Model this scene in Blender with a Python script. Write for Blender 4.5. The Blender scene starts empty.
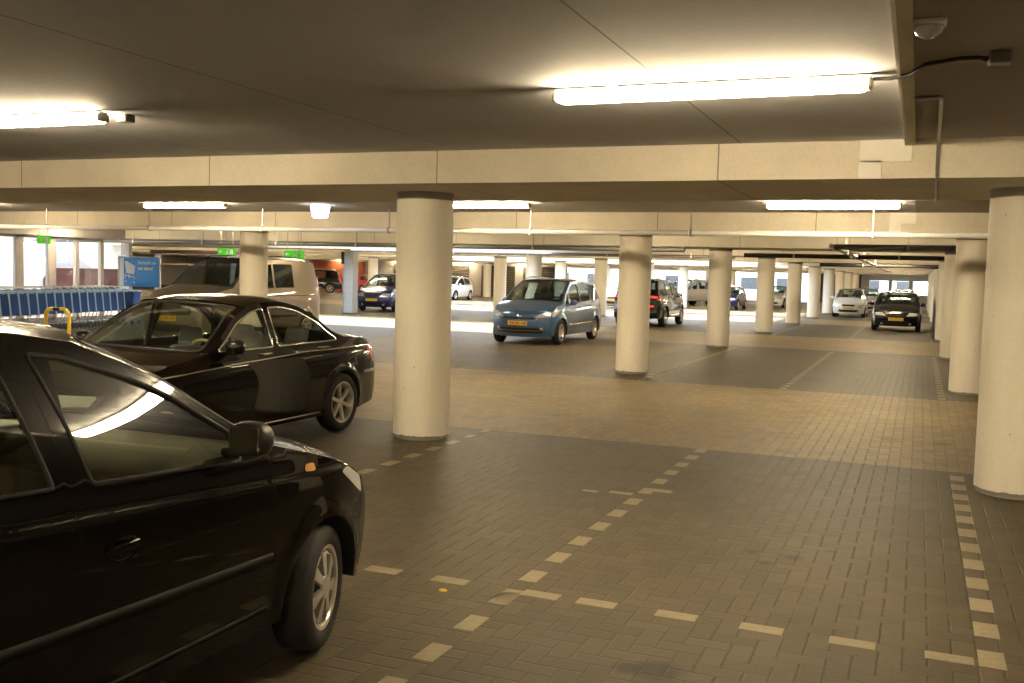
import bpy, bmesh, math, random
import numpy as np
from mathutils import Vector, Matrix
from mathutils.geometry import delaunay_2d_cdt
random.seed(7)
PI = math.pi
scn = bpy.context.scene
COL = scn.collection

# ---------------------------------------------------------------- materials
def node_mat(name):
    m = bpy.data.materials.new(name); m.use_nodes = True
    nt = m.node_tree
    return m, nt, nt.nodes['Principled BSDF']

def pmat(name, col, rough=.5, metal=0, coat=0, noise=0, nscale=6, bump=0, spec=None, obj_coords=True, coatr=.03):
    m, nt, b = node_mat(name)
    b.inputs['Roughness'].default_value = rough
    b.inputs['Metallic'].default_value = metal
    b.inputs['Coat Weight'].default_value = coat
    b.inputs['Coat Roughness'].default_value = coatr
    if spec is not None: b.inputs['Specular IOR Level'].default_value = spec
    tc = nt.nodes.new('ShaderNodeTexCoord')
    nz = nt.nodes.new('ShaderNodeTexNoise'); nz.inputs['Scale'].default_value = nscale
    nz.inputs['Detail'].default_value = 5
    nt.links.new(tc.outputs['Object'], nz.inputs['Vector'])
    cr = nt.nodes.new('ShaderNodeValToRGB')
    a = noise
    cr.color_ramp.elements[0].color = (*[c*(1-a) for c in col], 1); cr.color_ramp.elements[0].position = .3
    cr.color_ramp.elements[1].color = (*[min(1, c*(1+a)) for c in col], 1); cr.color_ramp.elements[1].position = .7
    nt.links.new(nz.outputs['Fac'], cr.inputs['Fac'])
    nt.links.new(cr.outputs['Color'], b.inputs['Base Color'])
    if bump:
        bp = nt.nodes.new('ShaderNodeBump'); bp.inputs['Strength'].default_value = bump; bp.inputs['Distance'].default_value = .01
        nt.links.new(nz.outputs['Fac'], bp.inputs['Height']); nt.links.new(bp.outputs['Normal'], b.inputs['Normal'])
    return m

def paint(name, col, metal=0., rough=.28, spec=None, coat=1):
    return pmat(name, col, rough, metal, coat=coat, noise=.04, nscale=900, spec=spec)

def emis(name, col, st):
    m = bpy.data.materials.new(name); m.use_nodes = True
    nt = m.node_tree; nt.nodes.clear()
    e = nt.nodes.new('ShaderNodeEmission'); o = nt.nodes.new('ShaderNodeOutputMaterial')
    e.inputs['Color'].default_value = (*col, 1); e.inputs['Strength'].default_value = st
    nt.links.new(e.outputs[0], o.inputs[0]); return m

def glass(name, tint, mixd=.0):
    m = bpy.data.materials.new(name); m.use_nodes = True
    nt = m.node_tree; nt.nodes.clear()
    o = nt.nodes.new('ShaderNodeOutputMaterial'); mx = nt.nodes.new('ShaderNodeMixShader')
    t = nt.nodes.new('ShaderNodeBsdfTransparent'); g = nt.nodes.new('ShaderNodeBsdfGlossy')
    fr = nt.nodes.new('ShaderNodeLayerWeight'); fr.inputs['Blend'].default_value = .5
    pwn = nt.nodes.new('ShaderNodeMath'); pwn.operation = 'POWER'; pwn.inputs[1].default_value = 4.; nt.links.new(fr.outputs['Facing'], pwn.inputs[0])
    t.inputs['Color'].default_value = (*tint, 1); g.inputs['Roughness'].default_value = .01
    g.inputs['Color'].default_value = (.95, .97, 1, 1)
    mu = nt.nodes.new('ShaderNodeMath'); mu.operation = 'MULTIPLY_ADD'; mu.inputs[1].default_value = .92; mu.inputs[2].default_value = .05 + mixd
    nt.links.new(pwn.outputs[0], mu.inputs[0]); nt.links.new(mu.outputs[0], mx.inputs['Fac'])
    nt.links.new(t.outputs[0], mx.inputs[1]); nt.links.new(g.outputs[0], mx.inputs[2]); nt.links.new(mx.outputs[0], o.inputs[0])
    return m

class NB:
    """tiny math-node builder"""
    def __init__(s, nt): s.nt = nt
    def m(s, op, a, b=None, c=None):
        n = s.nt.nodes.new('ShaderNodeMath'); n.operation = op
        for i, v in enumerate((a, b, c)):
            if v is None: continue
            if isinstance(v, (int, float)): n.inputs[i].default_value = v
            else: s.nt.links.new(v, n.inputs[i])
        return n.outputs[0]
    def mixc(s, f, a, b):
        n = s.nt.nodes.new('ShaderNodeMix'); n.data_type = 'RGBA'
        for k, v in ((0, f), (6, a), (7, b)):
            if isinstance(v, tuple): n.inputs[k].default_value = (*v, 1)
            elif isinstance(v, (int, float)): n.inputs[k].default_value = v
            else: s.nt.links.new(v, n.inputs[k])
        return n.outputs[2]

UB = .10875   # paver width; bricks are UB x 2UB
STAINS = [(-.92, 6.49, .07), (-.81, 6.27, .06), (-.65, 6.48, .08), (-1.0, 4.30, .14), (-1.13, 4.27, .09), (-.45, 6.75, .05)]
def floor_mat():
    m, nt, b = node_mat('brick_pavers'); N = NB(nt)
    tc = nt.nodes.new('ShaderNodeTexCoord'); sp = nt.nodes.new('ShaderNodeSeparateXYZ')
    nt.links.new(tc.outputs['Object'], sp.inputs[0])
    X, Y = sp.outputs[0], sp.outputs[1]
    # herringbone cells
    u = N.m('DIVIDE', N.m('ADD', X, 200*UB*4+2.0-.0544+.0), UB); v = N.m('DIVIDE', N.m('ADD', Y, 200*UB*4-5.05+.054), UB)
    i = N.m('FLOOR', u); j = N.m('FLOOR', v)
    k = N.m('FLOORED_MODULO', N.m('SUBTRACT', i, j), 4.)
    fu = N.m('SUBTRACT', u, i); fv = N.m('SUBTRACT', v, j)
    k0 = N.m('LESS_THAN', k, .5); k1 = N.m('MULTIPLY', N.m('GREATER_THAN', k, .5), N.m('LESS_THAN', k, 1.5))
    k2 = N.m('MULTIPLY', N.m('GREATER_THAN', k, 1.5), N.m('LESS_THAN', k, 2.5)); k3 = N.m('GREATER_THAN', k, 2.5)
    L = N.m('ADD', fu, k1)                       # push open sides past the joint test
    dl = N.m('ADD', fu, N.m('MULTIPLY', k1, 9)); dr = N.m('ADD', N.m('SUBTRACT', 1, fu), N.m('MULTIPLY', k0, 9))
    db = N.m('ADD', fv, N.m('MULTIPLY', k2, 9)); dt = N.m('ADD', N.m('SUBTRACT', 1, fv), N.m('MULTIPLY', k3, 9))
    d = N.m('MINIMUM', N.m('MINIMUM', dl, dr), N.m('MINIMUM', db, dt))
    joint = N.m('MULTIPLY', N.m('SUBTRACT', .075, d), 16.); 
    cj = nt.nodes.new('ShaderNodeClamp'); nt.links.new(joint, cj.inputs[0]); joint = cj.outputs[0]
    bi = N.m('SUBTRACT', i, k1); bj = N.m('SUBTRACT', j, k2)
    cv = nt.nodes.new('ShaderNodeCombineXYZ'); nt.links.new(bi, cv.inputs[0]); nt.links.new(bj, cv.inputs[1])
    wn = nt.nodes.new('ShaderNodeTexWhiteNoise'); wn.noise_dimensions = '2D'; nt.links.new(cv.outputs[0], wn.inputs['Vector'])
    # lanes: light brick lanes across at Y 10.24..16.64 repeating 16.83; plus the long driving lane X<-5.3.. 
    my = N.m('FLOORED_MODULO', N.m('SUBTRACT', Y, 10.24), 16.826)
    lane = N.m('LESS_THAN', my, 6.4)
    long = N.m('MULTIPLY', N.m('LESS_THAN', X, -5.4), N.m('GREATER_THAN', X, -12.8))
    long = N.m('MULTIPLY', long, N.m('GREATER_THAN', Y, 16.64))
    lane = N.m('MAXIMUM', lane, N.m('MULTIPLY', long, .35))
    n1 = nt.nodes.new('ShaderNodeTexNoise'); n1.inputs['Scale'].default_value = .55; n1.inputs['Detail'].default_value = 6
    nt.links.new(tc.outputs['Object'], n1.inputs['Vector'])
    n2 = nt.nodes.new('ShaderNodeTexNoise'); n2.inputs['Scale'].default_value = 45; n2.inputs['Detail'].default_value = 4
    nt.links.new(tc.outputs['Object'], n2.inputs['Vector'])
    n3 = nt.nodes.new('ShaderNodeTexNoise'); n3.inputs['Scale'].default_value = 1.3; n3.inputs['Detail'].default_value = 3
    nt.links.new(tc.outputs['Object'], n3.inputs['Vector'])
    base = N.mixc(lane, (.064, .049, .025), (.185, .140, .068))
    val = N.m('ADD', N.m('MULTIPLY', wn.outputs['Value'], .34), .83)
    val = N.m('MULTIPLY', val, N.m('ADD', N.m('MULTIPLY', n1.outputs['Fac'], .7), .65))
    val = N.m('MULTIPLY', val, N.m('ADD', N.m('MULTIPLY', n2.outputs['Fac'], .5), .75))
    # dark oil stains
    st = nt.nodes.new('ShaderNodeMapRange'); nt.links.new(n3.outputs['Fac'], st.inputs['Value'])
    st.inputs['From Min'].default_value = .62; st.inputs['From Max'].default_value = .75; st.inputs['To Min'].default_value = 1; st.inputs['To Max'].default_value = .6
    val = N.m('MULTIPLY', val, st.outputs[0])
    for (sx, sy, sr) in STAINS:
        dx_ = N.m('SUBTRACT', X, sx); dy_ = N.m('SUBTRACT', Y, sy)
        dd_ = N.m('SQRT', N.m('ADD', N.m('MULTIPLY', dx_, dx_), N.m('MULTIPLY', dy_, dy_)))
        dd_ = N.m('ADD', dd_, N.m('MULTIPLY', N.m('SUBTRACT', n2.outputs['Fac'], .5), sr*.9))
        sm = nt.nodes.new('ShaderNodeMapRange'); nt.links.new(dd_, sm.inputs['Value'])
        sm.inputs['From Min'].default_value = sr*.5; sm.inputs['From Max'].default_value = sr; sm.inputs['To Min'].default_value = .35; sm.inputs['To Max'].default_value = 1
        val = N.m('MULTIPLY', val, sm.outputs[0])
    vm = nt.nodes.new('ShaderNodeVectorMath'); vm.operation = 'SCALE'; nt.links.new(base, vm.inputs[0]); nt.links.new(val, vm.inputs['Scale'])
    jc = N.mixc(N.m('MULTIPLY', joint, .6), vm.outputs[0], (.035, .028, .02))
    nt.links.new(jc, b.inputs['Base Color'])
    b.inputs['Roughness'].default_value = .55
    b.inputs['Specular IOR Level'].default_value = .38; rr = N.m('ADD', N.m('MULTIPLY', n2.outputs['Fac'], .3), .44); nt.links.new(rr, b.inputs['Roughness'])
    bp = nt.nodes.new('ShaderNodeBump'); bp.inputs['Strength'].default_value = .7; bp.inputs['Distance'].default_value = .006
    hh = N.m('ADD', N.m('SUBTRACT', N.m('MULTIPLY', n2.outputs['Fac'], .25), joint), N.m('MULTIPLY', wn.outputs['Value'], .35))
    nt.links.new(hh, bp.inputs['Height']); nt.links.new(bp.outputs['Normal'], b.inputs['Normal'])
    return m

def concrete(name, col, var=.12, scale=1.2, grooves=None, streak=False, rough=.8, spots=False):
    m, nt, b = node_mat(name); N = NB(nt)
    tc = nt.nodes.new('ShaderNodeTexCoord')
    n1 = nt.nodes.new('ShaderNodeTexNoise'); n1.inputs['Scale'].default_value = scale; n1.inputs['Detail'].default_value = 8; n1.inputs['Roughness'].default_value = .6
    mp = nt.nodes.new('ShaderNodeMapping'); nt.links.new(tc.outputs['Object'], mp.inputs[0])
    if streak: mp.inputs['Scale'].default_value = (5, 5, .5)
    nt.links.new(mp.outputs[0], n1.inputs['Vector'])
    n2 = nt.nodes.new('ShaderNodeTexNoise'); n2.inputs['Scale'].default_value = scale*25; n2.inputs['Detail'].default_value = 4
    nt.links.new(tc.outputs['Object'], n2.inputs['Vector'])
    val = N.m('ADD', N.m('MULTIPLY', n1.outputs['Fac'], 2*var), 1-var)
    val = N.m('MULTIPLY', val, N.m('ADD', N.m('MULTIPLY', n2.outputs['Fac'], var), 1-var/2))
    if grooves:
        off, pitch = grooves
        sp = nt.nodes.new('ShaderNodeSeparateXYZ'); nt.links.new(tc.outputs['Object'], sp.inputs[0])
        g = N.m('FLOORED_MODULO', N.m('SUBTRACT', sp.outputs[0], off-.006), pitch)
        g = N.m('LESS_THAN', g, .012)
        val = N.m('MULTIPLY', val, N.m('SUBTRACT', 1, N.m('MULTIPLY', g, .65)))
    if spots:
        n4 = nt.nodes.new('ShaderNodeTexVoronoi'); n4.inputs['Scale'].default_value = 5
        nt.links.new(tc.outputs['Object'], n4.inputs['Vector'])
        g = N.m('LESS_THAN', n4.outputs['Distance'], .05)
        val = N.m('MULTIPLY', val, N.m('SUBTRACT', 1, N.m('MULTIPLY', g, .35)))
        sp = nt.nodes.new('ShaderNodeSeparateXYZ'); nt.links.new(tc.outputs['Object'], sp.inputs[0])
        g = N.m('LESS_THAN', N.m('ADD', sp.outputs[2], N.m('MULTIPLY', n1.outputs['Fac'], .08)), .085)
        val = N.m('MULTIPLY', val, N.m('SUBTRACT', 1, N.m('MULTIPLY', g, .55)))
    vm = nt.nodes.new('ShaderNodeVectorMath'); vm.operation = 'SCALE'; vm.inputs[0].default_value = col; nt.links.new(val, vm.inputs['Scale'])
    nt.links.new(vm.outputs[0], b.inputs['Base Color'])
    b.inputs['Roughness'].default_value = rough
    bp = nt.nodes.new('ShaderNodeBump'); bp.inputs['Strength'].default_value = .15; bp.inputs['Distance'].default_value = .01
    nt.links.new(n2.outputs['Fac'], bp.inputs['Height']); nt.links.new(bp.outputs['Normal'], b.inputs['Normal'])
    return m

M = {}
M['floor'] = floor_mat()
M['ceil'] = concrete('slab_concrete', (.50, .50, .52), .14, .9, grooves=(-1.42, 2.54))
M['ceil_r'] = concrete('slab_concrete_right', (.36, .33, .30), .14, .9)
M['beam'] = concrete('beam_concrete', (.72, .665, .55), .24, 1.5, grooves=(-1.60, 2.60), rough=.75)
M['column'] = concrete('column_concrete', (.80, .755, .65), .12, 1.0, streak=True, rough=.6, spots=True)
M['top_band'] = pmat('grey_top_band', (.42, .41, .41), .6, noise=.06)
M['steelgrey'] = pmat('grey_steel_post', (.45, .46, .48), .45, .2, noise=.05)
M['wall'] = concrete('wall_concrete', (.5, .47, .42), .12, 1.2)
M['patch'] = pmat('white_plaster_patch', (.9, .87, .8), .7, noise=.03)
M['pvc'] = pmat('white_pipe', (.78, .78, .78), .3, noise=.03)
M['gpipe'] = pmat('grey_pipe', (.16, .16, .165), .45, noise=.05)
M['dpipe'] = pmat('dark_pipe', (.05, .045, .04), .45, noise=.05)
M['galv'] = pmat('galvanised_metal', (.45, .45, .45), .35, .8, noise=.08)
M['mark'] = pmat('pale_marking_brick', (.25, .215, .14), .7, noise=.12, nscale=20, bump=.3)
M['diff'] = emis('lamp_diffuser', (1, .79, .49), 92)
M['em'] = emis('emergency_lamp', (1, .97, .9), 9)
M['white'] = pmat('white_plastic', (.8, .8, .78), .4, noise=.02)
M['lampclip'] = pmat('lamp_clip_plastic', (.6, .58, .52), .3, noise=.02)
M['rubber'] = pmat('tyre_rubber', (.010, .009, .008), .75, noise=.15, nscale=30, bump=.2)
M['black'] = pmat('black_plastic', (.015, .014, .013), .45, noise=.1, nscale=40)
M['matte'] = pmat('dark_void_lining', (.01, .01, .01), .9, noise=.1)
M['trim'] = pmat('moulding_plastic', (.008, .007, .006), .6, noise=.05, spec=.15)
M['chrome'] = pmat('chrome', (.8, .78, .74), .12, 1., noise=.02)
M['alloy'] = pmat('alloy_silver', (.62, .60, .57), .28, .85, noise=.03)
M['dalloy'] = pmat('grey_alloy', (.22, .2, .18), .3, .8, noise=.03)
M['hub'] = pmat('painted_hubcap', (.55, .52, .47), .3, .6, noise=.03)
M['lens'] = pmat('headlamp_lens', (.75, .76, .76), .08, .35, coat=1, noise=.08, nscale=15)
M['red'] = pmat('red_tail_lens', (.55, .02, .015), .12, 0, coat=1, noise=.2, nscale=20)
M['redlit'] = emis('lit_tail_lamp', (1, .05, .03), 1.3)
M['amber'] = pmat('amber_lens', (.75, .42, .12), .15, 0, coat=1, noise=.05)
M['plate'] = pmat('yellow_plate', (.85, .50, .04), .4, noise=.03)
M['ink'] = pmat('plate_ink', (.03, .025, .02), .5, noise=.05)
M['grille'] = pmat('dark_grille', (.012, .012, .012), .5, noise=.1)
M['glass'] = glass('clear_car_glass', (.70, .74, .68))
M['glassd'] = glass('reflective_side_glass', (.66, .66, .56), .03)  # yellower tint and a raised share of mirror reflection
M['glassw'] = glass('windscreen_glass', (.66, .76, .70), .04)
M['dglass'] = glass('dark_car_glass', (.16, .18, .17), .03)
M['pglass'] = glass('pane_glass', (1, 1, 1))
M['seat_grey'] = pmat('grey_seat_fabric', (.24, .25, .25), .8, noise=.1, nscale=40)
M['seat_dark'] = pmat('dark_seat_fabric', (.035, .035, .035), .85, noise=.15, nscale=40)
M['dash'] = pmat('dashboard_plastic', (.09, .08, .062), .6, noise=.06)
M['dashlight'] = pmat('grey_beige_dashboard', (.20, .18, .13), .6, noise=.06)
M['wood'] = pmat('wheel_rim_wood', (.5, .36, .16), .3, noise=.1)
M['bluep'] = pmat('blue_basket_plastic', (.010, .075, .33), .5, noise=.1, nscale=30, spec=.25)
M['blueedge'] = pmat('pale_blue_basket_edge', (.30, .52, .80), .35, noise=.03)
M['yellow'] = pmat('yellow_hoop_paint', (.85, .60, .04), .35, noise=.04)
M['signblue'] = pmat('sign_blue', (.035, .34, .95), .5, noise=.05, nscale=2)
M['signwhite'] = pmat('sign_white', (.85, .9, .95), .5, noise=.02)
M['green'] = emis('exit_sign_green', (.10, .62, .03), .55)
M['brick'] = pmat('red_brown_brick', (.36, .10, .04), .8, noise=.2, nscale=8)
M['dbrick'] = pmat('dark_brick', (.10, .04, .032), .85, noise=.35, nscale=2)
M['beige'] = pmat('beige_board', (.6, .45, .22), .7, noise=.08)
M['frame'] = pmat('window_frame_taupe', (.34, .31, .29), .5, noise=.04)
M['facade'] = pmat('pale_facade', (.75, .73, .70), .8, noise=.05)
M['dwin'] = pmat('dark_window_pane', (.08, .09, .1), .15, noise=.1)
M['ground'] = pmat('outdoor_paving', (.45, .44, .42), .8, noise=.1)
M['roller'] = pmat('brown_roller_door', (.10, .085, .06), .6, noise=.1, nscale=3)
P_BLACK = paint('black_brown_paint', (.0025, .0018, .0013), 0, .3, .02, .62)
P_ROVER = paint('black_cherry_paint', (.004, .0022, .0018), 0, .3, .03, .8)
P_VAN = paint('champagne_silver_paint', (.21, .17, .12), .5, .35)
P_BLUE = paint('steel_blue_paint', (.075, .16, .33), .5, .3)
P_NAVY = paint('navy_paint', (.02, .03, .12), .3, .3)
P_WHITE = paint('white_paint', (.78, .78, .76), 0, .3)
P_DARK = paint('dark_green_black_paint', (.007, .008, .008), .1, .25, .2)
P_RED = paint('red_paint', (.5, .02, .015), 0, .3)
P_SILVER = paint('silver_paint', (.5, .5, .5), .6, .3)

# ---------------------------------------------------------------- object helpers
def mesh_obj(name, verts, faces, mat, parent=None, smooth=True, normals=None, mats=None, midx=None):
    me = bpy.data.meshes.new(name); me.from_pydata([tuple(v) for v in verts], [], faces)
    if mats:
        for m in mats: me.materials.append(m)
        me.polygons.foreach_set('material_index', midx)
    else: me.materials.append(mat)
    me.polygons.foreach_set('use_smooth', [smooth]*len(me.polygons))
    if normals is not None:
        me.normals_split_custom_set_from_vertices([tuple(n) for n in normals])
    me.update()
    o = bpy.data.objects.new(name, me); COL.objects.link(o)
    if parent: o.parent = parent
    return o

def bm_obj(name, bm, mat, parent=None, smooth=False, auto=None):
    bmesh.ops.recalc_face_normals(bm, faces=bm.faces)
    me = bpy.data.meshes.new(name); bm.to_mesh(me); bm.free()
    for m in (mat if isinstance(mat, (list, tuple)) else [mat]): me.materials.append(m)
    me.polygons.foreach_set('use_smooth', [smooth]*len(me.polygons))
    if auto is not None: me.set_sharp_from_angle(angle=math.radians(auto))
    o = bpy.data.objects.new(name, me); COL.objects.link(o)
    if parent: o.parent = parent
    return o

def empty(name, loc, rz=0):
    o = bpy.data.objects.new(name, None); COL.objects.link(o); o.location = loc; o.rotation_euler = (0, 0, rz)
    o.empty_display_size = .2; return o

def tag(o, label=None, cat=None, group=None, kind=None):
    if label: o['label'] = label
    if cat: o['category'] = cat
    if group: o['group'] = group
    if kind: o['kind'] = kind
    return o

def box(bm, c, s, rot=None, bev=0, seg=2, mi=0):
    r = bmesh.ops.create_cube(bm, size=1)
    vs = r['verts']
    mat = Matrix.Translation(c) @ (rot if rot is not None else Matrix()) @ Matrix.Diagonal((*s, 1))
    bmesh.ops.transform(bm, matrix=mat, verts=vs)
    fs = list({f for v in vs for f in v.link_faces})
    for f in fs: f.material_index = mi
    if bev:
        es = list({e for v in vs for e in v.link_edges})
        bmesh.ops.bevel(bm, geom=es, offset=bev, segments=seg, profile=.5, affect='EDGES', clamp_overlap=True)

def tube(bm, pts, r, n=10, caps=True, mi=0):
    pts = [Vector(p) for p in pts]; rings = []
    up = None
    for i, p in enumerate(pts):
        d = (pts[min(i+1, len(pts)-1)]-pts[max(i-1, 0)]).normalized()
        if up is None:
            up = Vector((0, 0, 1)) if abs(d.z) < .9 else Vector((1, 0, 0))
        a = d.cross(up).normalized(); b = a.cross(d).normalized(); up = b
        rings.append([bm.verts.new(p + r*(math.cos(t)*a + math.sin(t)*b)) for t in [2*PI*k/n for k in range(n)]])
    for i in range(len(rings)-1):
        for k in range(n):
            f = bm.faces.new((rings[i][k], rings[i][(k+1) % n], rings[i+1][(k+1) % n], rings[i+1][k])); f.material_index = mi
    if caps:
        bm.faces.new(rings[0]).material_index = mi; bm.faces.new(rings[-1][::-1]).material_index = mi

def lathe(bm, prof, axis='X', n=32, c=(0, 0, 0), closed=False, mi=0):
    """prof: (axial, radius)"""
    rings = []
    for a, r in prof:
        ring = []
        for k in range(n):
            t = 2*PI*k/n; x, y = r*math.cos(t), r*math.sin(t)
            p = (a, x, y) if axis == 'X' else (x, y, a)
            ring.append(bm.verts.new((p[0]+c[0], p[1]+c[1], p[2]+c[2])))
        rings.append(ring)
    m = len(rings)
    for i in range(m if closed else m-1):
        A, B = rings[i], rings[(i+1) % m]
        for k in range(n):
            bm.faces.new((A[k], A[(k+1) % n], B[(k+1) % n], B[k])).material_index = mi

# ---------------------------------------------------------------- cars
def catmull(pts, n):
    P = np.array(pts, float)
    if len(P) == 2:
        t = np.linspace(0, 1, n)[:, None]; return P[0]*(1-t)+P[1]*t
    Q = np.vstack([2*P[0]-P[1], P, 2*P[-1]-P[-2]]); out = []
    for i in range(1, len(Q)-2):
        p0, p1, p2, p3 = Q[i-1], Q[i], Q[i+1], Q[i+2]
        for t in np.linspace(0, 1, 14, endpoint=False):
            out.append(.5*((2*p1)+(-p0+p2)*t+(2*p0-5*p1+4*p2-p3)*t*t+(-p0+3*p1-3*p2+p3)*t**3))
    out.append(P[-1]); out = np.array(out)
    d = np.r_[0, np.cumsum(np.linalg.norm(np.diff(out, axis=0), axis=1))]
    s = np.linspace(0, d[-1], n)
    return np.c_[np.interp(s, d, out[:, 0]), np.interp(s, d, out[:, 1])]

def inpoly(P, poly):
    x, y = P[:, 0], P[:, 1]; r = np.zeros(len(P), bool); n = len(poly)
    for i in range(n):
        x1, y1 = poly[i]; x2, y2 = poly[(i+1) % n]
        if y1 == y2: continue
        c = ((y1 > y) != (y2 > y)) & (x < (x2-x1)*(y-y1)/(y2-y1)+x1)
        r ^= c
    return r

def segdist(P, poly):
    d = np.full(len(P), 1e9)
    A = np.array(poly); B = np.roll(A, -1, 0)
    for a, b in zip(A, B):
        ab = b-a; L = ab@ab
        if L < 1e-12: continue
        t = np.clip(((P-a)@ab)/L, 0, 1)
        d = np.minimum(d, np.linalg.norm(P-(a+t[:, None]*ab), axis=1))
    return d

def densify(poly, sp):
    out = []
    for i in range(len(poly)):
        a = np.array(poly[i], float); b = np.array(poly[(i+1) % len(poly)], float)
        n = max(1, int(np.ceil(np.linalg.norm(b-a)/sp)))
        for k in range(n): out.append(tuple(a+(b-a)*k/n))
    # drop near duplicates
    res = []
    for p in out:
        if not res or np.hypot(p[0]-res[-1][0], p[1]-res[-1][1]) > 1e-4: res.append(p)
    return res

def inset(poly, d):
    """shrink a polygon by d (orientation independent)"""
    P = np.array(poly); n = len(P)
    A = .5*sum(P[i][0]*P[(i+1) % n][1]-P[(i+1) % n][0]*P[i][1] for i in range(n))
    s = 1 if A > 0 else -1; out = []
    for i in range(n):
        e1 = P[i]-P[i-1]; e2 = P[(i+1) % n]-P[i]
        e1 = e1/(np.linalg.norm(e1)+1e-12); e2 = e2/(np.linalg.norm(e2)+1e-12)
        n1 = np.array([-e1[1], e1[0]])*s; n2 = np.array([-e2[1], e2[0]])*s
        m = n1+n2; L = m@m
        m = m/L*2 if L > .3 else m*2
        out.append(tuple(P[i]+m*d*.5*1.0))
    return out

def roundpoly(poly, r, n=4):
    P = [np.array(p, float) for p in poly]; out = []
    for i in range(len(P)):
        a, b, c = P[i-1], P[i], P[(i+1) % len(P)]
        da, dc = a-b, c-b; la, lc = np.linalg.norm(da), np.linalg.norm(dc)
        rr = min(r, la*.45, lc*.45)
        p, q = b+da/la*rr, b+dc/lc*rr
        for t in np.linspace(0, 1, n): out.append(tuple((1-t)**2*p+2*t*(1-t)*b+t*t*q))
    return out

def cdt_patch(name, poly, holes, F, mat, parent, sp=.06, off=0., flip=False, skirt=0., esp=None, extra=None):
    esp = esp or sp
    poly = densify(poly, esp); holes = [densify(h, esp) for h in holes]
    verts = [tuple(p) for p in poly]; edges = [(i, (i+1) % len(poly)) for i in range(len(poly))]
    for h in holes:
        b = len(verts); verts += [tuple(p) for p in h]; edges += [(b+i, b+(i+1) % len(h)) for i in range(len(h))]
    P = np.array(poly); lo, hi = P.min(0), P.max(0)
    gx = np.arange(lo[0]+sp/2, hi[0], sp); gy = np.arange(lo[1]+sp/2, hi[1], sp)
    if len(gx) and len(gy):
        G = np.array([(x, y) for x in gx for y in gy])
        ok = inpoly(G, poly) & (segdist(G, poly) > .45*sp)
        for h in holes: ok &= ~inpoly(G, h) & (segdist(G, h) > .45*sp)
        if extra is not None and len(extra):
            ok &= np.array([np.min(np.abs(extra-g).sum(1)) > .3*sp for g in G])
            ex = extra[inpoly(extra, poly) & (segdist(extra, poly) > .012)]
            for h in holes:
                if len(ex): ex = ex[~inpoly(ex, h) & (segdist(ex, h) > .012)]
            verts += [tuple(g) for g in ex]
        verts += [tuple(g) for g in G[ok]]
    r = delaunay_2d_cdt([Vector(v) for v in verts], edges, [], 0, 1e-5)
    V2 = np.array([tuple(v) for v in r[0]]); T = [tuple(f) for f in r[2]]
    C = np.array([V2[list(t)].mean(0) for t in T])
    keep = inpoly(C, poly)
    for h in holes: keep &= ~inpoly(C, h)
    T = [t for t, k in zip(T, keep) if k]
    used = sorted({i for t in T for i in t}); mp = {u: i for i, u in enumerate(used)}
    T = [tuple(mp[i] for i in t) for t in T]; V2 = V2[used]
    V3, NN = [], []
    e = .004
    for a, b in V2:
        p = np.array(F(a, b)); du = np.array(F(a+e, b))-np.array(F(a-e, b)); dv = np.array(F(a, b+e))-np.array(F(a, b-e))
        n = np.cross(du, dv); L = np.linalg.norm(n); n = n/L if L > 1e-12 else np.array([0, 0, 1.])
        if flip: n = -n
        V3.append(p+n*off); NN.append(n)
    if flip: T = [t[::-1] for t in T]
    if skirt:
        cnt = {}
        for t in T:
            for i in range(len(t)):
                k = (t[i], t[(i+1) % len(t)]); cnt[k] = cnt.get(k, 0)+1
        be = [k for k in cnt if (k[1], k[0]) not in cnt]
        nv = len(V3); mp2 = {}
        for a, b in be:
            for v in (a, b):
                if v not in mp2:
                    mp2[v] = len(V3); V3.append(V3[v]-NN[v]*skirt); NN.append(NN[v])
            T.append((b, a, mp2[a], mp2[b]))
    return mesh_obj(name, V3, T, mat, parent, True, NN)

def ribbon(name, line, w, F, mat, parent, off, flip=False, closed=True, sp=.05, normals=True):
    """thin strip on a surface following a polyline in its parameter plane"""
    L = densify(line, sp) if closed else None
    if not closed:
        L = []
        for i in range(len(line)-1):
            a, b = np.array(line[i], float), np.array(line[i+1], float); n = max(1, int(np.ceil(np.linalg.norm(b-a)/sp)))
            for k in range(n): L.append(tuple(a+(b-a)*k/n))
        L.append(tuple(line[-1]))
    n = len(L); V, Fc, NN = [], [], []; e = .004
    for i in range(n):
        a = np.array(L[i-1] if (closed or i) else L[0]); c = np.array(L[(i+1) % n] if (closed or i < n-1) else L[-1])
        d = c-a; d = d/(np.linalg.norm(d)+1e-12); m = np.array([-d[1], d[0]])
        for s in (-1, 1):
            q = np.array(L[i])+m*s*w/2
            p = np.array(F(*q)); du = np.array(F(q[0]+e, q[1]))-np.array(F(q[0]-e, q[1])); dv = np.array(F(q[0], q[1]+e))-np.array(F(q[0], q[1]-e))
            nn = np.cross(du, dv); nn = nn/(np.linalg.norm(nn)+1e-12)
            if flip: nn = -nn
            V.append(p+nn*off); NN.append(nn)
    for i in range(n if closed else n-1):
        j = (i+1) % n; f = (2*i, 2*j, 2*j+1, 2*i+1)
        Fc.append(f)
    # add thickness skirts both sides
    b = len(V)
    for i in range(len(L)*2): V.append(V[i]-NN[i]*(abs(off)+.006)); NN.append(NN[i])
    for i in range(n if closed else n-1):
        j = (i+1) % n
        Fc.append((2*i, b+2*i, b+2*j, 2*j)); Fc.append((2*i+1, 2*j+1, b+2*j+1, b+2*i+1))
    return mesh_obj(name, V, Fc, mat, parent, True)

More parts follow.
